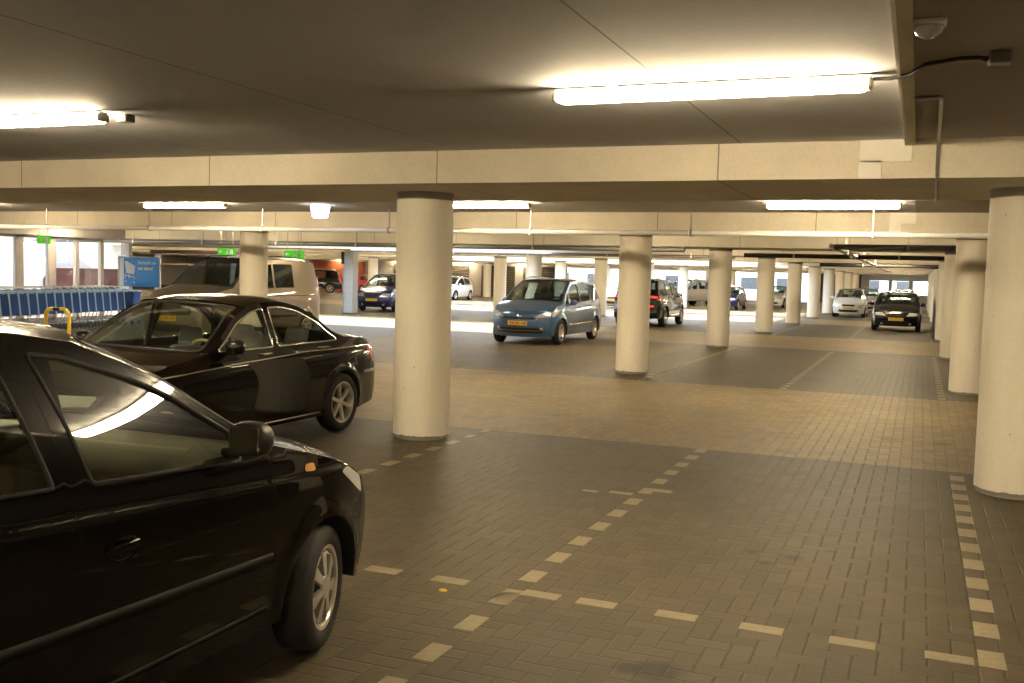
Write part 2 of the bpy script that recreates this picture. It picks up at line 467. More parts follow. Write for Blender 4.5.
def make_wheel(car, x, side, R, width, rimR, style, S, lod, steer=0):
    """wheel part: tyre, with rim and hub cap as sub-parts; local X is the axle"""
    n = 40 if lod < 2 else 24
    w = width/2
    bm = bmesh.new()
    prof = [(-w*.80, rimR-.005), (-w*.98, rimR+.02), (-w, (R+rimR)/2), (-w*.88, R-.018), (-w*.70, R-.003), (0, R), (w*.70, R-.003), (w*.88, R-.018), (w, (R+rimR)/2), (w*.98, rimR+.02), (w*.80, rimR-.005), (w*.6, rimR-.02), (-w*.6, rimR-.02)]
    lathe(bm, prof, 'X', n, closed=True)
    o = bm_obj('wheel', bm, M['rubber'], car, True, 50)
    o.location = (side*(S['track']), S['L']/2-x, R)
    o.rotation_euler = (0, 0, (0 if side > 0 else PI)+steer)
    # rim
    bm = bmesh.new()
    mr = {'hub': M['hub'], 'alloy': M['alloy'], 'star': M['alloy'], 'dark': M['dalloy']}[style]
    lathe(bm, [(w*.80, rimR-.004), (w*.90, rimR+.004), (w*.86, rimR-.012), (w*.55, rimR-.03), (-w*.3, rimR-.035)], 'X', n)
    if style == 'hub':
        lathe(bm, [(w*.62, rimR-.02), (w*.72, rimR*.86), (w*.80, rimR*.80)], 'X', n)
        ns, iw, ow, dish = 7, .030, .062, .80
        for k in range(ns):
            t = 2*PI*k/ns
            rot = Matrix.Rotation(t, 4, 'X')
            pts = [(w*.92, -iw/2, .05), (w*.92, iw/2, .05), (w*.82, ow/2, rimR*.86), (w*.82, -ow/2, rimR*.86)]
            f = [bm.verts.new(rot @ Vector(p)) for p in pts]; g = [bm.verts.new(rot @ Vector((p[0]-.02, p[1], p[2]))) for p in pts]
            bm.faces.new(f)
            for a in range(4): bm.faces.new((f[a], f[(a+1) % 4], g[(a+1) % 4], g[a]))
        lathe(bm, [(w*.98, .0001), (w*.98, .03), (w*.93, .055), (w*.8, .06)], 'X', 20)
    else:
        ns = 6 if style == 'star' else 5
        iw, ow = (.040, .030) if style != 'dark' else (.05, .045)
        for k in range(ns):
            t = 2*PI*k/ns+.2
            rot = Matrix.Rotation(t, 4, 'X')
            pts = [(w*.62, -iw/2, .03), (w*.62, iw/2, .03), (w*.80, ow/2, rimR*.985), (w*.80, -ow/2, rimR*.985)]
            f = [bm.verts.new(rot @ Vector(p)) for p in pts]; g = [bm.verts.new(rot @ Vector((p[0]-.03, p[1]*1.25, p[2]))) for p in pts]
            bm.faces.new(f)
            for a in range(4): bm.faces.new((f[a], f[(a+1) % 4], g[(a+1) % 4], g[a]))
        lathe(bm, [(w*.66, .0001), (w*.66, .028), (w*.6, .045), (w*.4, .055)], 'X', 20)
    bm_obj('rim', bm, mr, o, True, 35)
    bm = bmesh.new()
    lathe(bm, [(w*.25 if style != 'hub' else w*.45, .0001), (w*.25 if style != 'hub' else w*.45, rimR*.75), (w*.2, rimR*.75), (-w*.2, rimR*.97)], 'X', 28)
    bm_obj('brake_disc', bm, M['black'] if style != 'hub' else M['matte'], o, True, 35)
    return o

def build_car(S, name, loc, rz, label, cat='car', group=None):
    """S: spec. x runs from the front backwards, z up. Local +Y is the front of the car."""
    L, W = S['L'], S['W']; lod = S.get('lod', 2)
    sp = {0: .042, 1: .07, 2: .13}[lod]; nseg = {0: 26, 1: 18, 2: 10}[lod]
    car = empty(name, loc, rz); tag(car, label, cat, group)
    pm = S['paint']
    plan = catmull(S['plan'], 60)
    zw, zb, tum = S.get('zw', .58), S['belt'], S.get('tum', .33)
    def beltz(x): return np.interp(x, [p[0] for p in zb], [p[1] for p in zb])
    Ra = S['Ra']; R = S['R']; wx = S['wheels']
    low = S.get('low', .16)
    def yside(x, z):
        y = np.interp(x, plan[:, 0], plan[:, 1])
        b = beltz(x); a = tum/(2*(b-zw))
        if z < zw: y -= low*(zw-z)**2*1.2
        elif z < b: y -= a*(z-zw)**2
        else:
            y -= a*(b-zw)**2+tum*(z-b)
            gc = S.get('gcurve')
            if gc: y -= gc[0]*(z-b)**2+gc[1]*max(0, gc[2]-x)*(z-b)
        lg = S.get('ledge')
        if lg:
            t = min(1, max(0, (z-(b-lg[0]))/lg[1])); y -= lg[2]*t*t*(3-2*t)
        cr = S.get('crease')
        if cr: y += .008*math.exp(-((z-(cr[0]+cr[1]*x))/.035)**2)
        for w in wx:
            d = math.hypot(x-w, z-R)-Ra
            y += .014*math.exp(-((d-.012)/.05)**2) if z < b else 0
        return y
    # shoulder curve and centre curve, seven pieces
    E = [catmull(p, nseg*2) for p in S['E']]; C = [catmull(p, nseg*2) for p in S['C']]
    pw = S.get('pw', [2.2, 2.6, 2.6, 3.2, 2.6, 2.6, 2.4])
    def T(k):
        e, c = E[k], C[k]; m = len(e); us = np.linspace(0, 1, m)
        def f(q, u):
            u = min(max(u, 0), 1)
            ex, ez = np.interp(u, us, e[:, 0]), np.interp(u, us, e[:, 1]); cx, cz = np.interp(u, us, c[:, 0]), np.interp(u, us, c[:, 1])
            y = yside(ex, ez); qq = min(abs(q), 1); g = 1-qq**pw[k]
            return (q*y, L/2-(ex+(cx-ex)*g), ez+(cz-ez)*g)
        return f
    Eall = np.vstack([e if i == 0 else e[1:] for i, e in enumerate(E)])
    sill = S['sill']
    # bottom line with arches, from front to rear
    bot = []
    x0, z0 = Eall[0]; x1, z1 = Eall[-1]
    def arch(xc):
        a0 = math.asin(min(1, (R-sill)/Ra)); out = []
        for t in np.linspace(PI+a0, -a0, 26): out.append((xc+Ra*math.cos(t), R+Ra*math.sin(t)))
        return out
    bot = [(x0, z0)] + arch(wx[0]) + [((wx[0]+Ra+.05), sill)] + [(wx[1]-Ra-.05, sill)] + arch(wx[1]) + [(x1, z1)]
    bodypoly = [tuple(p) for p in Eall] + bot[::-1][1:-1]
    extra = None
    if lod < 2:
        ex = []
        lg_ = S.get('ledge')
        if lg_:
            for x in np.arange(.45, L-.35, .035 if lod == 0 else .06):
                for t in (-.15, .1, .3, .5, .7, .9, 1.15): ex.append((x, beltz(x)-lg_[0]+lg_[1]*t))
        for w in wx:
            for d in ((.02, .045, .07, .10) if lod == 0 else (.03, .07)):
                for t in np.linspace(.1, PI-.1, 40 if lod == 0 else 22): ex.append((w+(Ra+d)*math.cos(t), R+(Ra+d)*math.sin(t)))
        extra = np.array(ex)
    # top of E as z(x)
    top = np.vstack([E[i] for i in (1, 2, 3, 4, 5)]); oi = np.argsort(top[:, 0]); topx, topz = top[oi, 0], top[oi, 1]
    def ztop(x): return np.interp(x, topx, topz)
    rail = S.get('rail', .065)
    G = S['glass']    # (x start, x end, [pillar xs], slant)
    def winpoly(a, b, slant=0, first=False):
        xs = np.linspace(a, b, 26); up, dn = [], []
        for x in xs:
            sl = (ztop(x+.03)-ztop(x-.03))/.06; zt = ztop(x)-rail*math.sqrt(1+sl*sl); zl = beltz(x)+.012
            if zt > zl+.012: up.append((x, zt)); dn.append((x, zl))
        if len(up) < 3: return None
        pl = dn+up[::-1]
        zm = min(p[1] for p in pl)
        pl = [(p[0]+slant*(p[1]-zm)*min(1, max(0, (p[0]-a)/(b-a)*1.4-.4) if first else 1), p[1]) for p in pl] if slant else pl
        return roundpoly([pl[i] for i in range(len(pl))], .02 if lod < 2 else .03, 3)
    pill = G['pillars']; pw2 = G.get('pw', .035)
    cuts = [G['x0']]+list(pill)+[G['x1']]
    wins = []
    for i in range(len(cuts)-1):
        a = cuts[i]+(pw2 if i else 0); b = cuts[i+1]-(pw2 if i < len(cuts)-2 else 0)
        wins.append(winpoly(a, b, G.get('slant', 0), i == 0))
    # doors
    doors = []
    dx = S['doors']   # x edges of the doors
    for i in range(len(dx)-1):
        a, b = dx[i]+.004, dx[i+1]-.004; zlo = sill+.07
        zs = np.linspace(zlo, beltz(b)-.0, 12); xs = np.linspace(b, a, 14)
        rear = []
        for z in zs:
            x = b
            rr = (Ra+.05)**2-(z-R)**2
            if rr > 0: x = min(x, wx[1]-math.sqrt(rr))
            rear.append((x, z))
        frontline = []
        for z in zs[::-1]:
            x = a; rr = (Ra+.03)**2-(z-R)**2
            if rr > 0: x = max(x, wx[0]+math.sqrt(rr))
            frontline.append((x, z))
        ups = []
        for x in xs:
            sl = (ztop(x+.03)-ztop(x-.03))/.06; zt = ztop(x)-.018*math.sqrt(1+sl*sl)
            ups.append((x, max(zt, beltz(x))))
        pl = rear+ups[1:-1]+frontline if True else None
        doors.append(densify(pl, .05))
    def win_in(w, d):
        c = np.array(w).mean(0); return inpoly(np.array([c]), d)[0]
    shell_parts = []
    seat_m = S.get('seatm', M['seat_dark'])
    gm = S.get('gmat', [M['glass']]*len(wins))
    if len(gm) < len(wins): gm = list(gm)+[gm[-1]]*(len(wins)-len(gm))
    frame_m = S.get('winframe', M['black'])
    # join both sides + top pieces of painted shell into one body mesh
    body_objs = []
    for sg in (1, -1):
        Fs = (lambda sg: (lambda x, z: (sg*yside(x, z), L/2-x, z)))(sg)
        fl = sg < 0
        holes = [d for d in doors]
        for w in wins:
            if w and not any(win_in(w, d) for d in doors): holes.append(w)
        body_objs.append(cdt_patch('body', bodypoly, holes, Fs, pm, car, sp, 0, flip=not fl, esp=sp*.7, extra=extra))
        for di, d in enumerate(doors):
            inner = [w for w in wins if w and win_in(w, d)]
            do = cdt_patch('door', inset(d, .0035), inner, Fs, pm, car, sp, 0, flip=not fl, skirt=.012, esp=sp*.6, extra=extra)
            for w in inner:
                i = wins.index(w)
                cdt_patch('window_glass', inset(w, -.006), [], Fs, gm[i], do, .12, -.006, flip=not fl)
                if lod < 2 or S.get('chrome'): ribbon('window_seal', w, .014, Fs, frame_m, do, .003, flip=not fl)
            # handle
            hx = d and max(p[0] for p in d if abs(p[1]-beltz(p[0])) < .25)-.17
            hz = beltz(hx)-S.get('hdrop', .10)
            if lod < 2:
                bm = bmesh.new(); hw = .085
                yh = yside(hx, hz)
                if S.get('handle') == 'flap':
                    # recessed oval cup behind a flap handle
                    lathe(bm, [(0, .001), (.0, .05), (.006, .056), (.0, .062)], 'X', 24)
                    bmesh.ops.scale(bm, vec=(1, 1.25, .72), verts=bm.verts)
                    box(bm, (.016, .0, .012), (.016, .125, .030), bev=.007, seg=3)
                    bmesh.ops.translate(bm, vec=(yh, L/2-hx, hz), verts=bm.verts)
                else:
                    tube(bm, [(yh-.005, L/2-hx-hw, hz), (yh+.022, L/2-hx-hw*.8, hz), (yh+.028, L/2-hx, hz+.002), (yh+.022, L/2-hx+hw*.8, hz), (yh-.005, L/2-hx+hw, hz)], .010, 8)
                if sg < 0: bmesh.ops.scale(bm, vec=(-1, 1, 1), verts=bm.verts)
                bm_obj('door_handle', bm, S.get('handlem', pm), do, True, 40)
        for w in wins:
            if w and not any(win_in(w, d) for d in doors):
                i = wins.index(w)
                cdt_patch('quarter_window', inset(w, -.006), [], Fs, gm[i], car, .12, -.006, flip=not fl)
                if lod < 2: ribbon('window_seal', w, .014, Fs, frame_m, car, .003, flip=not fl)
        # dark backing, painted-in shade for the gaps round the doors
        for d in doors: ribbon('door_gap_backing', d, .03, Fs, M['matte'], car, -.012, flip=not fl)
        # side mouldings etc
        for (nm, line, w, mat, of) in S.get('strips', []):
            ribbon(nm, line, w, Fs, mat, car, of, flip=not fl, closed=False)
        for (nm, poly, mat, of) in S.get('sidepatch', []):
            cdt_patch(nm, roundpoly(poly, .02), [], Fs, mat, car, .04 if lod < 2 else .08, of, flip=not fl, skirt=of+.004)
        # wheel-arch liner
        for w in wx:
            bm = bmesh.new(); n = 20; rows = []
            a0 = math.asin(min(1, (R-sill)/Ra))
            yw = yside(w, R+Ra)
            for t in np.linspace(-a0, PI+a0, n):
                px, pz = w-Ra*math.cos(t), R+Ra*math.sin(t)
                y0 = yside(px, pz)
                rows.append([bm.verts.new((sg*y, L/2-px, pz)) for y in (y0-.001, y0-.03, yw-.33)])
            cen = bm.verts.new((sg*(yw-.33), L/2-w, R-.1))
            for i in range(n-1):
                for j in range(2): bm.faces.new((rows[i][j], rows[i+1][j], rows[i+1][j+1], rows[i][j+1]))
                bm.faces.new((rows[i][2], rows[i+1][2], cen))
            bm_obj('wheel_arch_liner', bm, M['matte'], car, True)
        for wi, w in enumerate(wx):
            make_wheel(car, w, sg, R, S.get('tw', .19), S['rimR'], S['rim'], S, lod, S.get('steer', 0) if wi == 0 else 0)
        # mirror
        mx, mz = S['mirror']
        ym = yside(mx, mz)
        bm = bmesh.new()
        bmesh.ops.create_uvsphere(bm, u_segments=20, v_segments=12, radius=1)
        for v in bm.verts:
            x, y, z = v.co
            p = 2.6; nrm = (abs(x)**p+abs(y)**p+abs(z)**p)**(1/p)
            x, y, z = x/nrm, y/nrm, z/nrm
            if y < -.55: y = -.55
            v.co = (ym+.105+x*.088, L/2-mx+y*.075+.0, mz+.045+z*.070)
        tube(bm, [(ym-.02, L/2-mx, mz-.02), (ym+.06, L/2-mx, mz+.0), (ym+.10, L/2-mx, mz+.02)], .024, 8)
        if sg < 0: bmesh.ops.scale(bm, vec=(-1, 1, 1), verts=bm.verts)
        mo = bm_obj('side_mirror', bm, S.get('mirrorm', pm), car, True, 60)
        bm = bmesh.new(); box(bm, (sg*(ym+.105), L/2-mx-.043, mz+.045), (.135, .004, .105), bev=.0015)
        bm_obj('mirror_glass', bm, M['chrome'], mo)
    # top skin pieces: 0 front fascia, 1 bonnet, 2 windscreen, 3 roof, 4 rear window, 5 boot lid, 6 rear bumper
    names = ['front_bumper', 'bonnet', None, 'roof', None, S.get('bootname', 'tailgate'), 'rear_bumper']
    for k in range(7):
        f = T(k); Lk = np.linalg.norm(np.diff(C[k], axis=0), axis=1).sum()
        Fm = (lambda f, Lk: (lambda a, b: f(a/W, b/Lk)))(f, Lk)
        rect = [(-W, 0), (W, 0), (W, Lk), (-W, Lk)]
        g = .0
        if k in (2, 4):
            px = S.get('apil', .07) if k == 2 else S.get('cpil', .12)
            t0, t1 = (.02, .05) if k == 2 else (.05, .06)
            wp = [(-W+px, t0), (W-px, t0), (W-px*1.15, Lk-t1), (-W+px*1.15, Lk-t1)]
            if k == 4: wp = [(-W+px*1.15, t0), (W-px*1.15, t0), (W-px, Lk-t1), (-W+px, Lk-t1)]
            if S.get('noglass4') and k == 4:
                body_objs.append(cdt_patch('body', rect, [], Fm, pm, car, sp, 0, flip=True)); continue
            wp = roundpoly(wp, .07, 6)
            body_objs.append(cdt_patch('body', rect, [wp], Fm, pm, car, sp, 0, flip=True, esp=sp*.7))
            nm = 'windscreen' if k == 2 else 'rear_window'
            go = cdt_patch(nm, inset(wp, -.008), [], Fm, M['glassw'] if k == 2 else gm[-1], car, .12, -.006, flip=True)
            ribbon('window_seal', wp, .022, Fm, M['black'], go, .002, flip=True)
        else:
            nm = names[k]
            if k == 3: body_objs.append(cdt_patch('body', rect, [], Fm, pm, car, sp, 0, flip=True)); continue
            ins = .003 if k in (1, 5) else 0
            rr = [(-W+ins, ins), (W-ins, ins), (W-ins, Lk-ins), (-W+ins, Lk-ins)]
            mm = pm
            po = cdt_patch(nm, rr, [], Fm, mm, car, sp, 0, flip=True, skirt=.01 if ins else 0)
            for (pn, poly, mat, of, mir) in S.get('feat', {}).get(k, []):
                for s2 in ((1, -1) if mir else (1,)):
                    pl = [(p[0]*s2*W, p[1]*Lk) for p in poly]
                    cdt_patch(pn, roundpoly(pl, .025), [], Fm, mat, po, .05 if lod < 2 else .1, of, flip=True, skirt=of+.004)
            pk = S.get('platepos', {}).get(k)
            if pk is not None:
                c = np.array(f(0, pk)); c2 = np.array(f(0, min(1, pk+.06))); d = c2-c; ang = math.atan2(d[2], abs(d[1])) if k == 0 else PI-math.atan2(abs(d[2]), abs(d[1]))
                bm = bmesh.new(); sgn = 1 if k == 0 else -1
                box(bm, (0, c[1]+sgn*.018, c[2]), (.52, .012, .11), bev=.004)
                pl = bm_obj('number_plate', bm, M['plate'], po)
                bm = bmesh.new(); xs = np.linspace(-.19, .19, 8)
                for i, x in enumerate(xs):
                    if i in (2, 5): box(bm, (x, c[1]+sgn*.026, c[2]), (.022, .004, .012))
                    else:
                        box(bm, (x-.010, c[1]+sgn*.026, c[2]), (.010, .004, .065)); box(bm, (x+.010, c[1]+sgn*.026, c[2]+.012*(i % 2)), (.008, .004, .04)); box(bm, (x, c[1]+sgn*.026, c[2]+.022), (.026, .004, .010))
                bm_obj('plate_characters', bm, M['ink'], pl)
    # join body pieces
    V, Fc, NN = [], [], []
    for o in body_objs:
        b = len(V); me = o.data
        V += [tuple(v.co) for v in me.vertices]; Fc += [tuple(b+i for i in p.vertices) for p in me.polygons]
        nn = [None]*len(me.vertices)
        for li, lp in enumerate(me.loops): nn[lp.vertex_index] = tuple(me.corner_normals[li].vector)
        NN += [n or (0, 0, 1) for n in nn]
        bpy.data.objects.remove(o); bpy.data.meshes.remove(me)
    mesh_obj('body', V, Fc, pm, car, True, NN)
    # under body
    bm = bmesh.new()
    xa, xb = Eall[0][0]+.12, Eall[-1][0]-.12
    ww = W-.36
    box(bm, (0, L/2-(xa+xb)/2, sill+.06), (ww*2, xb-xa, .14), bev=.03)
    xm0, xm1 = wx[0]+Ra+.0, wx[1]-Ra-.0
    box(bm, (0, L/2-(xm0+xm1)/2, sill+.05), (W*2-.10, xm1-xm0, .07), bev=.02)
    bm_obj('underbody', bm, M['matte'], car)
    # cabin: floor, dashboard, seats, steering wheel
    cx0 = S['E'][1][-1][0]     # cowl x
    ct = S.get('cabin', {})
    bm = bmesh.new()
    dz = beltz(cx0)-.06+ct.get('dz', 0)
    xd = cx0+ct.get('dash', .30)
    yy = yside(xd, dz)-.06
    prof = [(cx0-.12, dz+.01), (cx0+.10, dz+.03), (xd-.05, dz+.02), (xd+.06, dz-.06), (xd+.02, dz-.25), (xd-.10, dz-.5), (cx0-.2, dz-.5)]
    ra = [bm.verts.new((-yy, L/2-x, z)) for x, z in prof]; rb = [bm.verts.new((yy, L/2-x, z)) for x, z in prof]
    for i in range(len(prof)): bm.faces.new((ra[i], ra[(i+1) % len(prof)], rb[(i+1) % len(prof)], rb[i]))
    bm.faces.new(ra); bm.faces.new(rb[::-1])
    bmesh.ops.bevel(bm, geom=[e for e in bm.edges if e.calc_length() > yy], offset=.02, segments=2, affect='EDGES')
    bm_obj('dashboard', bm, ct.get('dashm', M['dash']), car, True, 40)
    bm = bmesh.new(); box(bm, (-.36, L/2-xd+.02, dz+.035), (.40, .24, .12), bev=.055, seg=4); bm_obj('instrument_binnacle', bm, M['black'], car, True, 40)
    rows = ct.get('rows', [(xd+.72, .36), (xd+1.55, .36)])
    hs = ct.get('seatz', .30)
    for ri, (sx, sy) in enumerate(rows):
        for s2 in (-1, 1):
            bm = bmesh.new()
            y = L/2-sx
            box(bm, (s2*sy, y+.22, hs+.09), (.50, .52, .17), bev=.06, seg=3)
            rt = Matrix.Rotation(math.radians(18), 4, 'X')
            box(bm, (s2*sy, y-.10, hs+.42), (.48, .15, .60), rot=rt, bev=.06, seg=3)
            box(bm, (s2*sy, y-.195, hs+.80), (.27, .10, .20), rot=rt, bev=.045, seg=3)
            tube(bm, [(s2*sy-.06, y-.17, hs+.66), (s2*sy-.06, y-.19, hs+.76)], .008, 6)
            tube(bm, [(s2*sy+.06, y-.17, hs+.66), (s2*sy+.06, y-.19, hs+.76)], .008, 6)
            bm_obj('seat', bm, seat_m, car, True, 50)
    bm = bmesh.new()
    n = 28; Rt = Matrix.Translation((-.36, L/2-xd-.14, dz-.02)) @ Matrix.Rotation(math.radians(68), 4, 'X')
    ring = [Rt @ Vector((.185*math.cos(2*PI*k/n), .185*math.sin(2*PI*k/n), 0)) for k in range(n+1)]
    tube(bm, ring, .015, 8, caps=False)
    for t in (0, PI, -PI/2): tube(bm, [Rt @ Vector((.18*math.cos(t), .18*math.sin(t), 0)), Rt @ Vector((0, 0, -.02))], .014, 6)
    tube(bm, [Rt @ Vector((0, 0, .01)), Rt @ Vector((0, 0, -.06))], .055, 14)
    bm_obj('steering_wheel', bm, S.get('wheelm', M['black']), car, True, 50)
    if lod < 2:
        bm = bmesh.new(); xm = S['C'][2][-1][0]+.02; zm = S['C'][2][-1][1]-.12
        box(bm, (0, L/2-xm, zm), (.24, .035, .07), bev=.015); tube(bm, [(0, L/2-xm, zm), (0, L/2-xm+.03, zm+.09)], .01, 6)
        bm_obj('rear_view_mirror', bm, M['black'], car, True, 40)
    if S.get('rails'):
        for s2 in (-1, 1):
            bm = bmesh.new(); xs = np.linspace(S['rails'][0], S['rails'][1], 12)
            pts = [(s2*(yside(x, ztop(x))-.10), L/2-x, ztop(x)+.045+(.035 if 0 < i < 11 else -.03)) for i, x in enumerate(xs)]
            tube(bm, pts, .016, 8); bm_obj('roof_rail', bm, S.get('railm', M['alloy']), car, True)
    return car

def gen(L, W, H, nose=.72, cowl=(1.1, .98), hoodc=.05, roof0=1.95, roof1=3.3, rearb=(3.9, 1.0), tail=(4.0, .9), bot=.22, ex=.2, plan=None):
    """generic two-box / three-box outlines from a few measures"""
    cx, cz = cowl; rb, rz = rearb; tx, tz = tail
    Hr = H-.05
    E = [[(ex+.10, bot), (ex, .45), (ex+.02, nose-.12), (ex+.12, nose)],
         [(ex+.12, nose), ((ex+cx)/2, nose+(cz-nose)*.62), (cx+.10, cz)],
         [(cx+.10, cz), ((cx+roof0)/2+.08, (cz+Hr)/2+.02), (roof0+.14, Hr-.015)],
         [(roof0+.14, Hr-.015), ((roof0+roof1)/2, Hr+.02), (roof1, Hr-.03)],
         [(roof1, Hr-.03), ((roof1+rb)/2+.0, (Hr+rz)/2+.06), (rb-.08, rz)],
         [(rb-.08, rz), (max(rb, (rb+tx)/2-.08), (rz+tz)/2), (tx-.12, tz)],
         [(tx-.12, tz), (L-.10, .55), (L-.18, bot+.02)]]
    C = [[(.10, bot-.02), (0, .45), (.01, nose-.08), (.08, nose+.02)],
         [(.08, nose+.02), (.5*cx, nose+(cz-nose)*.72), (cx-.1, cz+hoodc)],
         [(cx-.1, cz+hoodc), ((cx+roof0)/2-.08, (cz+H)/2+.06), (roof0, H-.01)],
         [(roof0, H-.01), ((roof0+roof1)/2, H+.02), (roof1+.06, H-.02)],
         [(roof1+.06, H-.02), ((roof1+rb)/2+.06, (H+rz)/2+.05), (rb, rz+.02)],
         [(rb, rz+.02), (max(rb+.02, (rb+tx)/2), (rz+tz)/2+.02), (tx, tz+.01)],
         [(tx, tz+.01), (L, .5), (L-.08, bot)]]
    pl = plan or [(0, W*.70), (ex, W*.84), (ex+.25, W*.93), (.9, W*.985), (1.5, W), (L-1.3, W), (L-.6, W*.97), (L-.25, W*.91), (L, W*.80)]
    return E, C, pl

def front_feats(head, grille, lower, mats=None, fog=True):
    f = [('headlight', head, M['lens'], .008, True), ('grille', grille, M['grille'], .005, False), ('lower_grille', lower, M['grille'], .005, False)]
    if fog: f.append(('fog_light', [(.60, .12), (.72, .12), (.72, .24), (.60, .24)], M['lens'], .01, True))
    return f

# ============ near black hatchback (right side in view), faces +Y
S1 = dict(lod=0, L=3.78, W=.848, paint=P_BLACK, R=.290, Ra=.335, rimR=.190, rim='hub', tw=.185, wheels=(.78, 3.24), track=.74, sill=.25, steer=.27,
  plan=[(0, .60), (.2, .70), (.35, .765), (.55, .805), (.8, .832), (1.3, .846), (2.4, .848), (3.1, .835), (3.5, .79), (3.78, .70)],
  belt=[(0, .885), (1.1, .945), (2.2, 1.02), (3.6, 1.10)], tum=.17, gcurve=(.35, .2, 2.9), ledge=(.115, .045, .013), winframe=M['rubber'], zw=.60, rail=.045,
  E=[[(.36, .22), (.27, .40), (.25, .55), (.36, .73)],
     [(.36, .73), (.55, .83), (.85, .925), (1.16, 1.01)],
     [(1.16, 1.01), (1.40, 1.165), (1.68, 1.34), (2.0, 1.475)],
     [(2.0, 1.475), (2.35, 1.525), (2.8, 1.53), (3.25, 1.48)],
     [(3.25, 1.48), (3.42, 1.34), (3.56, 1.12)],
     [(3.56, 1.12), (3.62, 1.0), (3.64, .85)],
     [(3.64, .85), (3.68, .55), (3.60, .24)]],
  C=[[(.10, .20), (.0, .42), (.01, .58), (.12, .75)],
     [(.12, .75), (.36, .88), (.7, .985), (1.0, 1.055)],
     [(1.0, 1.055), (1.25, 1.23), (1.52, 1.41), (1.82, 1.52)],
     [(1.82, 1.52), (2.3, 1.575), (2.8, 1.575), (3.32, 1.52)],
     [(3.32, 1.52), (3.52, 1.36), (3.66, 1.12)],
     [(3.66, 1.12), (3.72, 1.0), (3.75, .85)],
     [(3.75, .85), (3.78, .5), (3.70, .22)]],
  glass=dict(x0=1.36, x1=3.30, pillars=(2.21, 3.02), pw=.085, slant=.22), doors=(1.17, 2.22, 3.12), gmat=[M['glassd'], M['glassd'], M['dglass']],
  mirror=(1.40, 1.03), mirrorm=M['black'], handle='flap', hdrop=.22, seatm=M['seat_dark'],
  strips=[('side_moulding', [(1.20, .545), (3.0, .60)], .044, M['trim'], .003), ('sill_moulding', [(1.22, .335), (2.80, .335)], .02, M['trim'], .004)],
  sidepatch=[('indicator_repeater', [(.84, .845), (.92, .855), (.91, .885), (.85, .885)], M['amber'], .008),
             ('headlight', [(.375, .655), (.45, .70), (.60, .80), (.54, .815), (.40, .745)], M['lens'], .005)],
  feat={0: [('headlight', [(.55, .66), (.97, .70), (.985, .97), (.70, .97)], M['lens'], .006, True),
            ('grille', [(-.4, .62), (.4, .62), (.45, .85), (-.45, .85)], M['grille'], .004, False),
            ('lower_grille', [(-.7, .15), (.7, .15), (.6, .42), (-.6, .42)], M['grille'], .004, False)]},
  platepos={0: .5}, cabin=dict(dash=.42, rows=[(2.32, .36), (3.05, .34)], seatz=.30, dashm=M['dashlight'], dz=.085))
build_car(S1, 'hatchback_car', (-3.29, 4.63-1.89, 0), 0, 'glossy black hatchback in the left foreground, seen from its right side, five-spoked silver hubcap'.replace('five-spoked ', ''))

